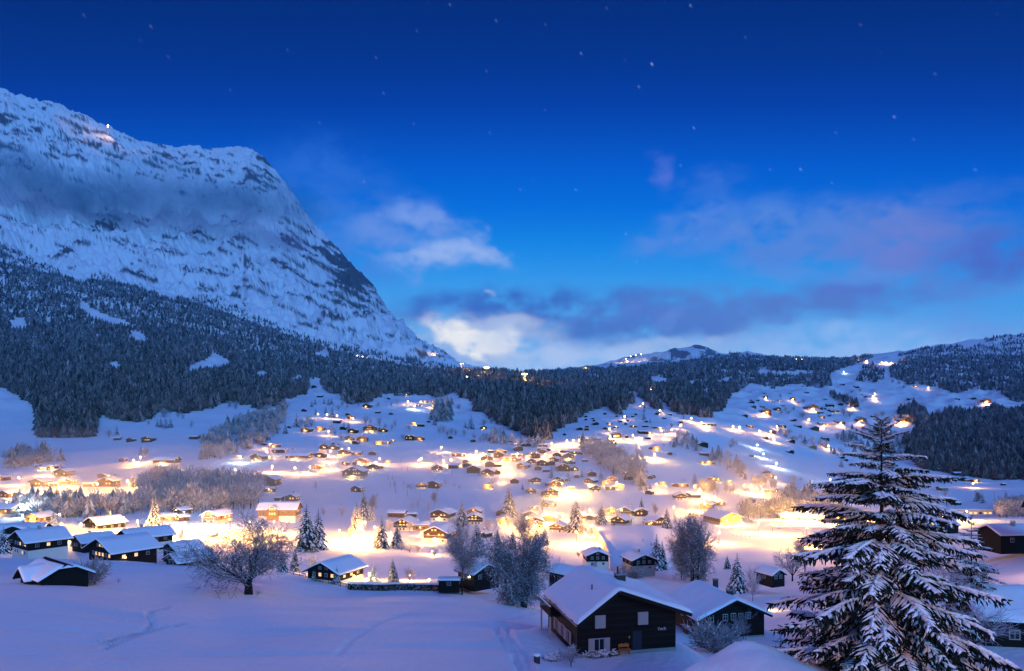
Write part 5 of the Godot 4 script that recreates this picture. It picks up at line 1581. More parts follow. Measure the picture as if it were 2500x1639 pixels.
# ---------------------------------------------------------------- masts, poles, fences and small things
func lattice(called: String, base: Vector3, h: float, w: float, lit: float, label: String) -> void:
	var o := thing(called, base)
	for s in [[-1, -1], [1, -1], [1, 1], [-1, 1]]:
		var t := TM.new()
		t.bar(Vector3(s[0] * w, -1, s[1] * w), Vector3(s[0] * w * 0.28, h, s[1] * w * 0.28), w * 0.11, w * 0.11)
		part("leg", t.mesh(), M.zinc, o)
	var n := 6
	var t2 := TM.new()
	for k in n:
		var f0 := k / float(n)
		var f1 := (k + 1) / float(n)
		var a := lerpf(w, w * 0.28, f0)
		var b := lerpf(w, w * 0.28, f1)
		for q in [[-1, -1, 1, -1], [1, -1, 1, 1], [1, 1, -1, 1], [-1, 1, -1, -1]]:
			t2.bar(Vector3(q[0] * a, f0 * h, q[1] * a), Vector3(q[2] * b, f1 * h, q[3] * b), w * 0.06, w * 0.06)
			t2.bar(Vector3(q[0] * b, f1 * h, q[1] * b), Vector3(q[2] * b, f1 * h, q[3] * b), w * 0.06, w * 0.06)
	part("bracing", t2.mesh(), M.zinc, o)
	part("cross_arm", slab(Vector3(w * 3.4, w * 0.3, w * 0.4)), M.zinc, o, Vector3(0, h, 0))
	for s in [-1.2, 0.0, 1.2]:
		var hd := part("lamp_head", lamp_head, M.lamp_warm, o, Vector3(s * w, h + w * 0.4, 0.0))
		hd.scale = Vector3.ONE * w * 0.9
		lamp_light(o, Vector3(s * w, h + w * 0.4, w * 0.6), lit, GOLD, 0.3)
	lamp_light(o, Vector3(0, h * 0.55, w * 1.6), lit * 0.25, GOLD, 0.3)
	tag(o, label, "tower")

func make_small() -> void:
	lattice("cableway_tower", spot(1281, 944, 700), 30.0, 4.2, 2500.0, "tallest of the lit cableway towers, on top of the wooded hill")
	lattice("cableway_tower", spot(1187, 921, 900), 26.0, 4.0, 2500.0, "lit cableway tower in the gap of the ridge, left of the hilltop tower")
	lattice("cableway_tower", spot(1128, 908, 900), 26.0, 3.6, 2000.0, "most distant lit cableway tower, at the foot of the snow mountain")
	lattice("lit_pylon", spot(1559, 1120, 200), 21.0, 2.4, 600.0, "floodlit lattice pylon standing on the right-centre slope")
	# overhead line masts of the railway
	var k := 0
	for m in [[158, 1278, 21], [188, 1276, 13], [221, 1276, 23], [236, 1272, 14], [258, 1270, 19], [350, 1264, 17]]:
		var b := spot(m[0], m[1], 200.0)
		var h: float = m[2] / F * -b.z
		var o := thing("railway_mast", b)
		part("pole", slab(Vector3(0.28, h + 1.0, 0.28)), M.concrete, o, Vector3(0, h / 2 - 0.5, 0))
		part("bracket", slab(Vector3(2.2, 0.12, 0.12)), M.iron, o, Vector3(1.1, h * 0.85, 0))
		tag(o, "pale overhead line mast beside the lit railway, %s from the left" % nth(k), "mast", "overhead line masts")
		k += 1
	# thin poles on the snowfield in the middle
	k = 0
	for m in [[889, 1160, 16], [979, 1130, 12], [980, 1150, 10], [995, 1152, 13], [948, 1172, 14], [958, 1170, 14], [953, 1190, 12], [966, 1205, 14], [994, 1213, 16], [1027, 1220, 14], [1104, 1165, 14], [1063, 1180, 12], [985, 1185, 10], [1802, 1214, 14], [1905, 1230, 12], [1851, 1224, 12], [2428, 1222, 22], [2437, 1222, 12], [2202, 1063, 13]]:
		var b := spot(m[0], m[1], 200.0)
		var h: float = m[2] / F * -b.z
		var o := thing("wooden_pole", b)
		var t := TM.new()
		t.tube(Vector3(0, -0.6, 0), Vector3(0, h, 0), 0.16, 0.12, 6)
		part("shaft", t.mesh(), M.wood_brown, o)
		part("cross_piece", slab(Vector3(0.8, 0.1, 0.1)), M.wood_brown, o, Vector3(0, h - 0.4, 0))
		tag(o, "thin dark utility pole on open snow, %s of the line from the left" % nth(k), "pole", "utility poles on the snowfields")
		k += 1
	# hedge and fence along the foot of the meadow
	rng.seed = 9
	var needles := TM.new()
	var cap := TM.new()
	var hx := [850, 1431, 900, 1436, 960, 1440, 1010, 1443, 1060, 1440, 1105, 1430, 1150, 1424]
	for q in 300:
		var X := lerpf(850.0, 1150.0, q / 299.0)
		var Y := poly_y(hx, X)
		var b := at_px(X, Y, 172.0)
		b.y = land(X, 172.0)
		for e in 26:
			var c := b + Vector3(rng.randf_range(-0.2, 0.2), rng.randf_range(0.0, 1.7), rng.randf_range(-0.6, 0.6))
			var dr := Vector3(rng.randfn(), rng.randfn(), rng.randfn()).normalized() * rng.randf_range(0.15, 0.3)
			needles.spindle(c - dr, c + dr, 0.07, 0.07, Color(0.012, 0.018, 0.014) * rng.randf_range(0.6, 1.6))
			if rng.randf() < 0.10: cap.spindle(c - dr, c + dr + Vector3(0, 0.06, 0), 0.09, 0.07, Color.WHITE)
		var y2 := b + Vector3(0, 1.72, 0)
		for e in 3:
			var z0 := rng.randf_range(-0.55, 0.55)
			cap.spindle(y2 + Vector3(-0.3, 0, z0), y2 + Vector3(0.35, 0.03, z0 + rng.randf_range(-0.2, 0.2)), 0.28, rng.randf_range(0.14, 0.22), Color.WHITE)
	var hedge := thing("hedge")
	part("leaves", needles.mesh(), M.fir, hedge)
	part("snow_cap", cap.mesh(), M.snow, hedge)
	tag(hedge, "long dark clipped hedge with a cap of snow along the foot of the meadow", "hedge")
	fence("meadow_fence", [688, 1396, 730, 1407, 790, 1424, 845, 1436], 172.0, 12, 2, "thin rail fence running down from the broad bare tree to the hedge")
	fence("garden_fence", [1303, 1465, 1330, 1472, 1362, 1487], 108.0, 6, 5, "dark plank fence left of the black chalet")
	fence("pasture_fence", [1790, 1309, 1830, 1312, 1880, 1313, 1940, 1316], 300.0, 16, 1, "row of short posts across the lit snow in front of the school")
	fence("road_fence", [2400, 1342, 2440, 1336, 2500, 1326], 140.0, 7, 2, "fence beside the trodden path at the right edge")
	fence("hedge_fence", [870, 1440, 960, 1445, 1060, 1445], 168.0, 9, 1, "row of short white posts in front of the hedge")
	# the stone trough, the bin, the bench and the garden shed
	var b := spot(1682, 1545, 60.0)
	var o := thing("stone_trough", b, 12.0)
	for s in [[Vector3(1.5, 1.15, 0.2), Vector3(0, 0.5, 0.6)], [Vector3(1.5, 1.15, 0.2), Vector3(0, 0.5, -0.6)], [Vector3(0.2, 1.15, 1.0), Vector3(0.65, 0.5, 0)], [Vector3(0.2, 1.15, 1.0), Vector3(-0.65, 0.5, 0)]]:
		mass(o, "side", s[0], s[1], M.stone_dark)
	mass(o, "rim_snow", Vector3(1.62, 0.12, 0.3), Vector3(0, 1.13, 0.6), M.snow)
	mass(o, "rim_snow", Vector3(1.62, 0.12, 0.3), Vector3(0, 1.13, -0.6), M.snow)
	mass(o, "bottom", Vector3(1.2, 0.3, 1.0), Vector3(0, 0.3, 0), M.snow)
	tag(o, "square stone trough rimmed with snow beside the black chalet", "trough")
	b = spot(1311, 1620, 40.0)
	o = thing("stone_post", b, 20.0)
	mass(o, "shaft", Vector3(0.42, 0.75, 0.42), Vector3(0, 0.3, 0), M.stone_dark)
	var sc := SphereMesh.new()
	sc.radius = 0.3
	sc.height = 0.3
	part("snow_cap", sc, M.snow, o, Vector3(0, 0.72, 0))
	tag(o, "short dark post with a cap of snow by the trodden track", "post")
	var fw := Vector3(9.23, -22.6, -73.15)
	var ry := Basis(Vector3.UP, deg_to_rad(12.5))
	o = thing("wooden_bench", fw + ry * Vector3(0.62, 0.05, 5.95), 12.5)
	var bk := TM.new()
	for s in 5:
		var x0 := -0.55 + s * 0.22
		bk.box(Vector3(x0, 0.62, -0.28), Vector3(x0 + 0.22, 0.88 + (0.10 if s % 2 else 0.03), -0.22))
	part("backrest", bk.mesh(), M.bench_wood, o)
	mass(o, "seat", Vector3(1.2, 0.07, 0.42), Vector3(0, 0.45, 0), M.bench_wood)
	for s in [-0.5, 0.5]:
		mass(o, "leg", Vector3(0.09, 0.45, 0.38), Vector3(s, 0.2, 0), M.bench_wood)
		mass(o, "back_post", Vector3(0.07, 0.6, 0.06), Vector3(s, 0.45, -0.25), M.bench_wood)
	tag(o, "orange wooden bench with a scalloped back against the black chalet", "bench")
	b = spot(2460, 1331, 100.0)
	o = thing("garden_shed", b, -8.0)
	mass(o, "wall", Vector3(3.0, 1.7, 2.0), Vector3(0, 0.7, 0), M.plaster)
	for q in 4:
		mass(o, "window", Vector3(0.45, 0.4, 0.06), Vector3(-1.0 + q * 0.66, 1.1, 1.0), M.glass_dark)
	mass(o, "roof_snow", Vector3(3.3, 0.22, 2.3), Vector3(0, 1.66, 0), M.snow)
	tag(o, "small white shed with four windows before the house at the right edge", "shed")
	# the lantern by the garden of the second chalet
	street_lamp("garden_lantern", spot(1886, 1490, 80.0), 1.6, 16.0, GOLD, "small lantern shining by the path between garden chalet and big spruce", "", "lantern")

func make_hill_lamps() -> void:
	# the lane on this side of the valley has its lamps too
	street_lamp("street_lamp", Vector3(9.0, -7.0, 3.0), 6.5, 850.0, Color(1.0, 0.72, 0.58), "street lamp beside the viewpoint at the top of the meadow", "", "street lamp")
	street_lamp("street_lamp", Vector3(100.0, land_at(100.0, -122.0), -122.0), 8.0, 160.0, Color(1.0, 0.70, 0.55), "street lamp on the near lane, above the house at the right edge", "", "street lamp")

func add_left_fill_lamp() -> void:  # added lamp beyond the view, a warm fill for the left meadow
	street_lamp("street_lamp", Vector3(-112.0, land_at(-95.0, -90.0), -88.0), 9.0, 700.0, Color(1.0, 0.70, 0.55), "added street lamp out of view, warming the left end of the meadow", "", "street lamp")

func fence(called: String, line: Array, d: float, posts: int, rails: int, label: String) -> void:
	var o := thing(called)
	var pts := []
	for k in posts:
		var X: float = lerpf(line[0], line[line.size() - 2], k / float(posts - 1))
		var dd := hit(X, poly_y(line, X), d * 0.55)
		var b := Vector3((X - CX) / F * dd, land(X, dd), -dd)
		pts.append(b)
		part("post", slab(Vector3(0.12, 1.5, 0.12)), M.wood_grey if rails == 1 else M.wood_brown, o, b + Vector3(0, 0.35, 0))
	if rails > 1:
		for k in posts - 1:
			for r in rails:
				var t := TM.new()
				var y := 0.3 + r * (0.75 / maxf(rails - 1, 1))
				t.bar(pts[k] + Vector3(0, y, 0), pts[k + 1] + Vector3(0, y, 0), 0.05, 0.12)
				part("rail", t.mesh(), M.wood_brown, o)
	tag(o, label, "fence")

# ---------------------------------------------------------------- single trees
# x and y of the foot, height, all as seen; then the kind of crown
const FIRS := [
	["among the front row of the village", "748 1347 118 0,777 1342 100 1,932 1340 80 0,969 1338 63 0,959 1425 64 2,968 1424 34 2,376 1294 82 3,1243 1264 82 0,1128 1286 64 0,1164 1360 90 1,888 1270 76 2,908 1272 48 3,870 1300 76 3,1406 1300 91 1,1468 1286 60 0,1566 1258 46 2,1540 1254 36 3,1628 1292 54 0,766 1420 30 2,822 1427 44 1,1215 1330 40 2,1252 1342 52 2,1310 1335 50 0,1330 1332 46 0,688 1398 62 2,720 1395 60 2,913 1420 44 3"],
	["below the dug in hall", "1603 1392 88 1,1617 1392 72 2,1570 1348 35 0,1542 1342 26 2,1510 1340 21 2,1776 1390 35 0,1800 1448 97 1,1590 1362 40 2,1556 1345 22 2"],
	["beside the dark chalets at the left edge", "8 1352 66 1,42 1345 38 0,64 1338 34 0,200 1340 34 0,176 1335 24 2"],
	["in the crowded hamlet and below it", "1346 1168 31 4,1387 1174 28 4,1421 1166 23 4,1467 1171 27 5,1498 1166 28 5,1564 1198 24 4,1578 1198 21 4,1587 1195 18 4,1276 1196 18 4,1528 1172 26 5"],
	["on the left-centre slope", "724 1043 36 4,696 1060 30 4,653 1075 32 4,627 1058 28 4,811 1020 30 4,771 1013 17 4,761 994 18 4,769 988 17 4,791 986 14 4,802 989 18 4,809 987 18 4,795 1010 20 5,840 1046 18 4,851 1051 24 4,644 1035 20 4,640 1052 26 4"],
	["on the slope left of the wooded hill", "1150 1048 38 4,1136 1045 18 4,1103 1027 18 4,1061 1038 22 4,1052 1025 24 4,1066 1030 24 4,1078 1028 28 4,1090 1022 34 4,1072 1015 26 4,1096 1008 32 4,1084 1002 24 4,1062 1012 22 4,1100 990 22 5,1054 1012 20 4"],
	["on the right slope", "1697 1182 31 4,2054 1141 23 4,1762 1114 22 4,1754 1110 16 4,1573 1006 14 4,1611 1004 12 4,1588 1032 12 4,1572 1025 22 4,1669 1025 14 4,1906 968 10 4,2101 1001 8 4,1964 1085 12 4,1970 1260 26 4,2400 1229 26 4,2385 1225 30 4,2457 1217 20 4,1996 1218 22 4,1940 1196 22 4"],
	["on the misty slope at the far left", "138 1231 47 0,237 1236 39 0,130 1277 32 3,316 1248 33 0,326 1190 34 4,516 1114 26 4,90 1130 56 4,105 1128 44 4,493 1177 22 4,372 1018 22 4,392 1044 26 4,404 1046 30 4,416 1044 26 4,384 1042 20 4,285 1062 24 4,527 1172 34 5,344 1112 24 5"],
]
# x and y of the foot, height and width as seen, kind
const BARES := [
	["on the left-centre slope", "807 1061 32 26 slim,817 1068 27 14 slim,834 1078 28 18 slim,926 1041 29 20 small,892 1039 30 22 small,904 1039 24 14 slim,956 1054 26 12 slim,965 1046 28 16 slim,923 994 16 14 small,956 994 15 10 slim,970 988 17 14 slim,826 1002 17 16 small,847 1000 18 14 slim,771 1200 30 16 slim,836 990 14 14 small,862 990 16 16 small,876 992 12 14 small,745 1048 26 30 small,760 1045 30 26 small,735 1040 22 20 small,752 1030 20 20 small,716 1100 8 8 small,702 1104 9 9 small"],
	["on the centre fields under the wooded hill", "999 1056 30 22 slim,1092 1066 23 20 small,1074 1062 27 20 slim,1082 1058 24 20 small,1102 1062 22 20 small,1112 1064 20 18 small,1133 1067 23 18 small,1158 1076 26 20 slim,1172 1081 22 18 small,1210 1070 18 14 slim,1228 1068 20 18 small,1311 1089 15 12 small,963 1193 24 14 slim,1003 1198 20 16 slim,995 1195 18 14 slim,1088 1185 20 12 slim,1122 1197 17 10 slim,1108 1190 13 10 slim,1205 1192 32 26 slim,1182 1040 22 22 small,1200 1035 20 20 small,1190 1015 20 22 small,1120 1000 18 18 small,940 1050 20 16 slim,984 1072 16 20 small"],
	["behind the front row of the village", "1060 1237 44 24 tall,1044 1256 42 16 slim,1005 1246 34 20 slim,1020 1244 30 18 slim,910 1262 62 30 tall,895 1256 40 26 slim,835 1262 34 26 small,790 1260 26 22 small,1277 1340 104 36 tall,1325 1255 42 22 tall,1423 1260 36 18 slim,1600 1262 36 24 tall,1305 1262 26 16 small,853 1323 42 22 slim,441 1340 74 16 slim,1648 1290 40 18 slim,950 1302 42 24 small,980 1345 30 30 small,1000 1350 26 34 small,1020 1350 26 30 small,1000 1425 48 40 small,762 1396 50 42 small,1450 1342 16 14 small,1412 1362 18 16 small,1425 1364 16 14 small,1495 1370 22 16 small,1100 1345 30 24 small,1240 1290 40 30 small,1190 1300 40 34 small,1262 1300 50 30 slim,1296 1300 46 26 slim,1000 1300 34 24 small,1140 1320 40 30 small,1060 1365 34 30 small"],
	["round the lit copse right of centre", "1716 1210 44 30 tall,1728 1214 48 32 tall,1742 1212 46 30 tall,1752 1212 40 26 slim,1770 1206 34 20 slim,1774 1208 34 16 slim,1783 1212 34 16 slim,1790 1211 38 16 slim,1820 1200 26 18 slim,1832 1203 30 16 slim,1842 1192 36 26 tall,1856 1196 38 26 tall,1868 1190 30 22 tall,1884 1194 32 24 small,1892 1196 30 22 small,1938 1182 28 26 small,1956 1176 14 12 small,1672 1176 8 8 small,1700 1200 26 20 slim,1712 1190 30 22 slim,1880 1172 20 16 slim"],
	["on the right slope", "1640 1046 18 14 small,1621 1060 16 14 small,1637 1089 14 12 slim,1650 1090 12 10 slim,1622 1092 12 12 slim,1650 1114 10 10 small,1764 1092 0 0 small,1870 1007 14 14 small,1918 1006 16 14 small,1938 1004 14 14 small,1962 985 14 16 small,1950 988 12 12 small,2050 988 14 12 small,2080 960 9 12 small,2100 958 12 12 small,2180 936 12 12 small,2195 940 12 14 small,2207 950 12 12 small,2388 987 16 14 small,1925 1012 12 20 small,1908 1012 12 16 small,1960 1020 18 30 small,1975 1030 16 20 small,2170 1042 30 26 small,2185 1030 26 24 small,2210 1030 24 22 small,2252 1025 26 24 small,2265 1030 22 20 small,2290 1016 24 20 small,2312 1015 26 20 slim,2060 1015 24 24 small,2075 1020 22 24 small,2140 1024 20 24 small,2155 1018 18 22 small,2390 1230 34 24 tall,2308 1215 30 20 small,2045 1075 24 22 small,2060 1070 24 24 small,2080 1070 22 20 small,1790 1086 20 16 slim,1800 1090 18 14 slim,1818 1060 8 6 slim,2012 1203 14 14 small,2392 1243 0 0 small,2470 1255 34 60 small,2500 1258 36 60 small"],
	["on the misty slope at the far left", "356 1120 30 22 tall,150 1145 16 18 small,298 1128 12 16 small,466 1046 26 16 slim,265 1068 24 26 small,400 1020 28 34 small,434 1020 14 14 small,446 1024 18 14 small,362 1038 14 12 small,76 1234 36 24 small,20 1252 30 30 small,40 1252 26 30 small,10 1240 30 26 small,560 995 22 22 small,575 1000 26 22 small,388 1178 20 24 tall,360 1185 16 20 small,320 1180 16 20 small,590 1002 0 0 small,640 992 20 22 small,655 995 22 22 small,690 985 14 14 small,635 1192 22 14 small,652 1180 16 14 small,668 1164 8 16 small,420 1250 20 26 small,453 1252 22 26 small,480 1252 18 22 small,398 1255 16 24 small"],
]
# thickets that read as one mass: outline, spacing, height, share of conifers, label
const GROVES := [
	[[478, 1124, 500, 1072, 555, 1045, 610, 1020, 640, 1005, 668, 1005, 700, 992, 700, 1030, 672, 1070, 640, 1088, 600, 1100, 540, 1122], 5.5, 12.0, 0.3, "frosted wood climbing diagonally from the misty lane"],
	[[330, 1212, 370, 1178, 430, 1170, 480, 1182, 560, 1186, 620, 1186, 640, 1200, 632, 1238, 560, 1254, 400, 1256, 330, 1250], 5.0, 12.0, 0.05, "misty frosted thicket filling the ravine behind the railway"],
	[[20, 1262, 60, 1232, 110, 1232, 200, 1240, 300, 1232, 340, 1240, 350, 1258, 220, 1266, 110, 1268], 4.5, 9.0, 0.35, "frosted bushes and young firs along the railway"],
	[[0, 1128, 60, 1112, 140, 1122, 160, 1128, 100, 1136, 0, 1146], 6.0, 12.0, 0.2, "misty row of trees on the far left shoulder"],
	[[1408, 1092, 1440, 1090, 1485, 1094, 1515, 1118, 1560, 1136, 1580, 1172, 1565, 1190, 1520, 1172, 1460, 1140, 1415, 1106], 5.5, 13.0, 0.03, "frosted alder grove below the long lit shed"],
	[[1632, 1076, 1660, 1066, 1700, 1080, 1715, 1116, 1760, 1120, 1800, 1140, 1825, 1150, 1820, 1176, 1780, 1150, 1740, 1130, 1700, 1104, 1650, 1092], 6.0, 12.0, 0.2, "frosted trees along the diagonal gully"],
	[[1765, 1092, 1796, 1088, 1798, 1096, 1766, 1098], 6.0, 9.0, 0.0, "square frosted thicket on the right slope"],
	[[1895, 1218, 1940, 1212, 2000, 1226, 2060, 1232, 2060, 1246, 1980, 1244, 1900, 1236], 6.0, 11.0, 0.25, "bushes along the stream right of the lit copse"],
	[[1796, 1268, 1850, 1256, 1900, 1250, 2000, 1248, 2060, 1244, 2065, 1256, 1960, 1262, 1870, 1268, 1800, 1276], 4.2, 9.5, 0.0, "frosted hedge of trees lit golden behind the school"],
	[[1888, 1050, 1935, 1066, 1990, 1080, 2040, 1102, 2085, 1108, 2090, 1122, 2040, 1116, 1980, 1096, 1920, 1076], 7.0, 12.0, 0.15, "frosted trees along the upper gully on the right"],
	[[2040, 1072, 2085, 1060, 2120, 1040, 2180, 1050, 2215, 1080, 2200, 1130, 2120, 1120, 2090, 1105], 7.0, 13.0, 0.5, "mixed wood behind the top of the big spruce"],
	[[1170, 1078, 1210, 1062, 1260, 1078, 1330, 1082, 1345, 1096, 1300, 1092, 1240, 1092], 6.0, 11.0, 0.4, "frosted edge of the wooded hill"],
	[[2430, 1250, 2470, 1232, 2560, 1225, 2560, 1262, 2440, 1266], 4.0, 8.0, 0.0, "round frosted bushes by the long workshop"],
	[[1630, 1092, 1660, 1088, 1665, 1094, 1632, 1100], 6.0, 8.0, 0.1, "low bushes under the diagonal gully"],
	[[2055, 1052, 2080, 1046, 2095, 1060, 2070, 1066], 6.0, 9.0, 0.6, "small dark copse left of the big spruce top"],
	[[1045, 1010, 1070, 985, 1105, 982, 1112, 1000, 1095, 1030, 1060, 1040, 1046, 1030], 6.5, 17.0, 0.85, "steep copse of frosted conifers left of the wooded hill"],
]

func make_trees() -> void:
	var seed_ := 0
	for z in FIRS:
		var list := []
		for s in (z[1] as String).split(","):
			var p := s.split(" ")
			list.append([float(p[0]), float(p[1]), float(p[2]), int(p[3])])
		list.sort_custom(func(a, b): return a[0] < b[0])
		for k in list.size():
			var t: Array = list[k]
			var d := hit(t[0], t[1], 110.0)
			if z[0] == "below the dug in hall": d = hit(t[0], t[1], 90.0)
			var at := Vector3((t[0] - CX) / F * d, (HY - t[1]) / F * d, -d)
			var h: float = t[2] / F * d
			fir_tree("spruce_tree", at, h, t[3], "%s conifer, %s from left %s" % [["snowy dark", "tall snowy", "slim snowy", "white frosted", "small snowy", "pale frosted"][t[3]], nth(k), z[0]], "conifers " + z[0], 1.25 if t[3] > 3 else (1.15 if t[3] != 2 else 0.95))
	for z in BARES:
		var list := []
		for s in (z[1] as String).split(","):
			var p := s.split(" ")
			if float(p[2]) > 0.0: list.append([float(p[0]), float(p[1]), float(p[2]), float(p[3]), p[4]])
		list.sort_custom(func(a, b): return a[0] < b[0])
		for k in list.size():
			seed_ += 1
			var t: Array = list[k]
			var d := hit(t[0], t[1], 110.0)
			var at := Vector3((t[0] - CX) / F * d, (HY - t[1]) / F * d, -d)
			rng.seed = seed_ * 17
			var m: Mesh = bare_mesh(t[4])[0]
			var bb := m.get_aabb()
			var h: float = t[2] / F * d / bb.end.y
			var w: float = maxf(t[3] / F * d / maxf(bb.size.x, bb.size.z), h * 0.6)
			bare_tree("frosted_tree", at, t[4], Vector3(w, h, w), rng.randf() * 360.0, "bare frosted tree, %s from left %s" % [nth(k), z[0]], "tree", "bare trees " + z[0])
	# big single trees
	var bt := func(called: String, X: float, Y: float, from: float, kind: String, h: float, w: float, yaw: float, label: String, cat := "tree") -> void:
		var d := hit(X, Y, from)
		var bb: AABB = (bare_mesh(kind)[0] as Mesh).get_aabb()
		var sy: float = h / F * d / bb.end.y * 1.18
		var sx: float = w / F * d / ((bb.size.x + bb.size.z) * 0.5) * 1.6
		bare_tree(called, Vector3((X - CX) / F * d, (HY - Y) / F * d, -d), kind, Vector3(sx, sy, sx), yaw, label, cat)
	bt.call("beech_tree", 606, 1452, 60.0, "beech", 205.0, 232.0, 20.0, "broad bare tree with snowy limbs alone on the meadow crest")
	bt.call("maple_tree", 1128, 1453, 60.0, "tall", 168.0, 90.0, 60.0, "tall bare tree with a straight trunk in front of the hedge")
	bt.call("linden_trees", 1265, 1480, 60.0, "grove", 185.0, 128.0, 0.0, "dense many stemmed bare tree left of the black chalet")
	bt.call("elm_tree", 1692, 1420, 90.0, "grove", 160.0, 92.0, 100.0, "tall bare tree with several stems in front of the yellow hall")
	bt.call("elm_tree", 1664, 1416, 90.0, "tall", 120.0, 56.0, 200.0, "lower bare tree touching the left side of the tall many stemmed one")
	bt.call("barn_bush", 222, 1428, 60.0, "bush", 68.0, 66.0, 10.0, "bare bush growing against the right end of the old barn", "bush")
	bt.call("round_bush", 1546, 1412, 80.0, "bush", 32.0, 58.0, 50.0, "round bare bush behind the ridge of the black chalet", "bush")
	bt.call("garden_bush", 1745, 1592, 40.0, "bush", 80.0, 110.0, 90.0, "snow tipped bush between stone trough and the nearest roof", "bush")
	bt.call("garden_bush", 1755, 1560, 60.0, "bush", 46.0, 44.0, 30.0, "stiff snowy bush before the left windows of the garden chalet", "bush")
	bt.call("garden_tree", 1816, 1562, 60.0, "slim", 66.0, 46.0, 130.0, "small bare tree before the right windows of the garden chalet")
	bt.call("garden_tree", 1394, 1628, 40.0, "small", 52.0, 40.0, 30.0, "little snowy tree at the front left corner of the black chalet")
	bt.call("bare_thicket", 1935, 1420, 80.0, "small", 86.0, 70.0, 70.0, "purple bare tree left of the big spruce, behind its boughs")
	bt.call("bare_thicket", 1965, 1400, 80.0, "tall", 90.0, 60.0, 10.0, "taller bare tree close to the left boughs of the big spruce")
	bt.call("bare_thicket", 1838, 1468, 80.0, "slim", 84.0, 44.0, 40.0, "thin brown bare tree right of the snowy conifer by the garden chalet")
	bt.call("bare_thicket", 1420, 1310, 90.0, "slim", 40.0, 30.0, 40.0, "thin bare sapling before the curved lit wall")
	bt.call("bare_thicket", 1352, 1450, 80.0, "slim", 86.0, 40.0, 100.0, "thin bare tree close behind the black chalet's left roof corner")
	bt.call("snowy_tree", 2345, 1500, 40.0, "small", 140.0, 130.0, 0.0, "snow laden bare tree tangled with the right boughs of the big spruce")
	bt.call("snowy_tree", 2380, 1590, 40.0, "small", 110.0, 140.0, 90.0, "low snowy bare tree under the right boughs of the big spruce")
	bt.call("meadow_weed", 288, 1425, 60.0, "slim", 14.0, 8.0, 0.0, "single dry stalk sticking out of the snow right of the barn", "weed")
	bt.call("tree_foot_shrub", 628, 1455, 60.0, "slim", 13.0, 14.0, 0.0, "small dry shrub right of the broad tree's foot", "bush")
	make_groves()
	make_big_spruce()
	make_garden_bushes()

func make_groves() -> void:
	var kinds := [far_fir(31, 0.6), far_broadleaf(32, 0.7), far_broadleaf(33, 0.85), far_broadleaf(34, 0.6)]
	rng.seed = 555
	for g in GROVES:
		var tf := [[], [], [], []]
		var xs := []
		var ys := []
		for k in range(0, g[0].size(), 2):
			xs.append(g[0][k]); ys.append(g[0][k + 1])
		var d0 := hit(xs.reduce(func(a, b): return a + b) / xs.size(), ys.max(), 150.0) * 0.72
		var d1 := minf(hit(xs.reduce(func(a, b): return a + b) / xs.size(), ys.min(), 150.0) * 1.5, 3000.0)
		var d := d0
		while d < d1:
			var step: float = g[1] * 1.3 * clampf(d / 700.0, 0.8, 2.2)
			var X: float = xs.min()
			while X < xs.max():
				X += step / d * F * rng.randf_range(0.6, 1.4)
				var dd := d + rng.randf_range(-0.5, 0.5) * step
				var y := land(X, dd)
				if inside(g[0], X, HY - y / dd * F):
					var k := 0 if rng.randf() < g[3] else 1 + rng.randi() % 3
					var h: float = g[2] * (0.45 + 0.95 * pow(rng.randf(), 1.4)) * (1.35 if k == 0 else 1.0)
					if n1.get_noise_2d(X * 5.0, dd * 1.5) < -0.28: continue
					tf[k].append(Transform3D(Basis(Vector3.UP, rng.randf() * TAU).scaled_local(Vector3(h * 1.1, h, h * 1.1)), Vector3((X - CX) / F * dd, y - 0.3, -dd)))
			d += step
		for k in 4:
			if tf[k].is_empty(): continue
			var mm := MultiMesh.new()
			mm.transform_format = MultiMesh.TRANSFORM_3D
			mm.mesh = kinds[k]
			mm.instance_count = tf[k].size()
			for i in tf[k].size(): mm.set_instance_transform(i, tf[k][i])
			var o := MultiMeshInstance3D.new()
			o.name = numbered("conifer_thicket" if k == 0 else "frosted_thicket")
			o.multimesh = mm
			o.material_override = M.far_tree
			add_child(o)
			tag(o, g[4], "thicket", "", "stuff")

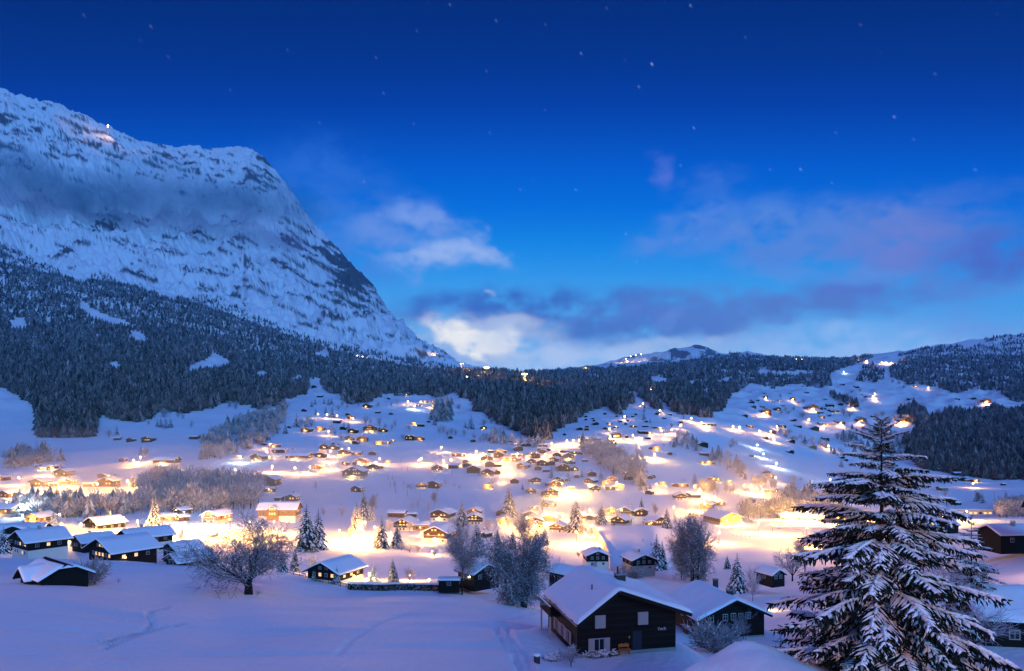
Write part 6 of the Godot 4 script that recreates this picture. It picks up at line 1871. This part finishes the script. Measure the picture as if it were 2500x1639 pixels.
func spruce(called: String, at: Vector3, h: float, profile: Array, whorls: int, per: int, seed_: int, label: String, lean := 0.0) -> void:
	var kinds := []
	for k in 6:
		kinds.append(bough(900 + k * 7, 15 + k % 3, 1.0, 0.5 + 0.15 * k))
	rng.seed = seed_
	var o := thing(called, at)
	o.rotation.z = lean
	var t := TM.new()
	for k in 12:
		var f := k / 12.0
		t.tube(Vector3(0, h * f - (1.0 if k == 0 else 0.0), 0), Vector3(0, h * (k + 1) / 12.0, 0), h * 0.016 * (1.0 - f) + 0.01, h * 0.016 * (1.0 - (k + 1) / 12.0) + 0.01, 10)
	part("trunk", t.mesh(), M.bark, o)
	for q in whorls:
		var f := pow(q / float(whorls - 1), 0.88)
		var y := h * (0.04 + 0.945 * f)
		var r := poly_y(profile, h - y)
		var a0 := rng.randf() * TAU
		var n := per if f < 0.75 else per - 1
		for k in n:
			var a := a0 + TAU * (k + rng.randf_range(-0.28, 0.28)) / n
			var len := r * rng.randf_range(0.6, 1.18)
			var e: Array = kinds[rng.randi() % 6]
			var b := part("bough", e[0], M.fir, o, Vector3(0, y + rng.randf_range(-0.02, 0.02) * h, 0))
			var s := Vector3(len, maxf(len, 0.9) * rng.randf_range(0.85, 1.1), clampf(len, 0.7, 4.8))
			b.basis = Basis(Vector3.UP, a) * Basis(Vector3.BACK, deg_to_rad(rng.randf_range(-8, 6) + 14.0 * (f * f) + 34.0 * clampf((f - 0.86) / 0.14, 0, 1))) * Basis.from_scale(s)
			part("snow", e[1], M.snow, b).set_meta("kind", "stuff")
			part("limb", e[2], M.bark, b)
	tag(o, label, "conifer")

func make_big_spruce() -> void:
	var at := Vector3(22.2, -18.9, -41.0)
	spruce("big_spruce", at, 19.3, [0.0, 0.25, 0.6, 0.8, 1.2, 1.35, 2.1, 1.9, 3.0, 2.6, 4.0, 3.4, 5.2, 3.9, 6.2, 4.4, 9.0, 5.1, 11.4, 6.1, 14.0, 6.3, 18.0, 6.0, 19.0, 3.0], 28, 8, 71, "tall snow laden spruce towering in front at the right")
	var d := 80.0
	spruce("right_spruce", Vector3((2372 - CX) / F * d, -22.6, -d), 12.0, [0.0, 0.2, 2.0, 1.3, 4.0, 2.2, 7.0, 3.0, 11.0, 3.6, 12.0, 2.0], 15, 7, 72, "smaller dark spruce half hidden behind the right boughs of the big one")
	d = 62.0
	spruce("left_spruce", Vector3((1905 - CX) / F * d, -25.4, -d), 7.2, [0.0, 0.2, 1.5, 0.9, 3.5, 1.6, 6.0, 2.3, 7.0, 1.6], 11, 6, 73, "young dark spruce under the lower left boughs of the big one")

func make_garden_bushes() -> void:
	# snow laden garden shrubs along the front of the black chalet
	var k := 0
	for q in [[1372, 1607, 2.6, 0.8], [1400, 1598, 2.2, 0.9], [1425, 1602, 2.2, 0.75], [1450, 1604, 2.0, 0.7], [1474, 1603, 2.0, 0.7], [1496, 1600, 1.7, 0.6], [1346, 1612, 2.2, 0.6]]:
		rng.seed = 600 + k
		var b := spot(q[0], q[1], 45.0)
		var t := TM.new()
		var s := TM.new()
		for e in 260:
			var dr := Vector3(rng.randfn(), absf(rng.randfn()), rng.randfn()).normalized()
			var c := Vector3(dr.x * q[2] * 0.42, dr.y * q[3], dr.z * q[2] * 0.36) * pow(rng.randf(), 0.3)
			var l := rng.randf_range(0.10, 0.2)
			t.spindle(c, c + (dr + Vector3(rng.randfn(), rng.randfn(), rng.randfn()) * 0.6).normalized() * l, 0.03, 0.03, Color(0.014, 0.02, 0.016))
			if dr.y > 0.25 and rng.randf() < 0.55: s.spindle(c + Vector3(-l, l * 0.4, 0) * 0.8, c + Vector3(l, l * 0.3, rng.randf_range(-l, l)) * 0.8, rng.randf_range(0.06, 0.12), rng.randf_range(0.05, 0.09), Color.WHITE)
		var o := thing("garden_shrub", b, rng.randf() * 360)
		part("leaves", t.mesh(), M.fir, o)
		part("snow", s.mesh(), M.snow, o)
		tag(o, "snow laden garden shrub, %s from left before the black chalet" % nth([1, 2, 3, 4, 5, 6, 0][k]), "shrub", "garden shrubs before the black chalet")
		k += 1
func make_mist() -> void:
	# cloud that lies against the middle of the mountain face
	var air := Color(0.50, 0.86, 1.0)
	rng.seed = 404
	for k in 20:
		var f := k / 19.0
		var X := lerpf(0.0, 690.0, f) + rng.randf_range(-25, 25)
		var Y := lerpf(448.0, 520.0, f) + rng.randf_range(-42, 42)
		mist("cloud_bank", "blue cloud lying across the middle of the mountain face", at_px(X, Y, 3300.0 + 500.0 * f + rng.randf_range(-120, 120)), Vector3(rng.randf_range(320, 760), rng.randf_range(140, 300), rng.randf_range(160, 280)), rng.randf_range(0.0008, 0.0016), air, 0.0, -12.0 + rng.randf_range(-8, 8))
	mist("cloud_bank", "pale cloud in front of the right shoulder of the mountain", at_px(650, 588, 3450), Vector3(420, 100, 200), 0.0022, Color(0.82, 0.84, 1.0), 0.0, -8.0)
	for b in [[120, 1120, 650, 420, 60, 360, 0.0005, "thin glowing mist over the slope at the far left"], [460, 1195, 470, 240, 40, 150, 0.0018, "pink mist in the ravine behind the railway"], [1000, 1190, 500, 760, 70, 380, 0.0006, "thin glowing mist over the whole village"], [1835, 1150, 600, 60, 70, 60, 0.004, "smoke rising over the lit copse right of centre"], [1365, 1245, 430, 90, 22, 60, 0.004, "white glowing mist behind the front row of the village"], [1940, 1245, 480, 190, 26, 60, 0.003, "golden mist behind the school"]]:
		mist("valley_mist", b[7], at_px(b[0], b[1], b[2]), Vector3(b[3], b[4], b[5]), b[6])

func _ready() -> void:
	var cam := Camera3D.new()
	cam.name = "camera"
	cam.projection = Camera3D.PROJECTION_FRUSTUM
	cam.near = 0.5
	cam.size = 1639.0 / F * 0.5
	cam.frustum_offset = Vector2(0, (HY - 819.5) / F * 0.5)
	cam.far = 20000.0
	cam.current = true
	add_child(cam)
	var e := Environment.new()
	e.background_mode = Environment.BG_SKY
	e.sky = make_sky()
	e.background_energy_multiplier = 1.12
	e.tonemap_mode = Environment.TONE_MAPPER_LINEAR
	e.tonemap_exposure = 1.0
	e.fog_enabled = true
	e.fog_mode = Environment.FOG_MODE_EXPONENTIAL
	e.fog_density = 0.00005
	e.fog_light_color = Color(0.32, 0.74, 1.0)
	e.sdfgi_enabled = true
	e.ssao_enabled = true
	e.ssil_enabled = true
	e.volumetric_fog_enabled = true
	e.volumetric_fog_density = 0.0
	var we := WorldEnvironment.new()
	we.name = "air"
	we.environment = e
	add_child(we)
	var sun := DirectionalLight3D.new()     # the last glow of the evening behind the eye
	sun.name = "evening_glow"
	sun.light_energy = 0.62
	sun.light_color = Color(0.36, 0.72, 1.0)
	sun.light_angular_distance = 30.0
	sun.rotation_degrees = Vector3(-24, 25, 0)
	sun.shadow_enabled = true
	add_child(sun)
	var t0 := Time.get_ticks_msec()
	make_materials()
	make_land()
	make_ground()
	print("land ", Time.get_ticks_msec() - t0)
	make_forest()
	print("forest ", Time.get_ticks_msec() - t0)
	make_lamps()
	make_hill_lamps()
	add_left_fill_lamp()
	make_village()
	make_near_houses()
	make_halls()
	make_small()
	print("built ", Time.get_ticks_msec() - t0)
	make_trees()
	make_mist()
	print("all ", Time.get_ticks_msec() - t0)
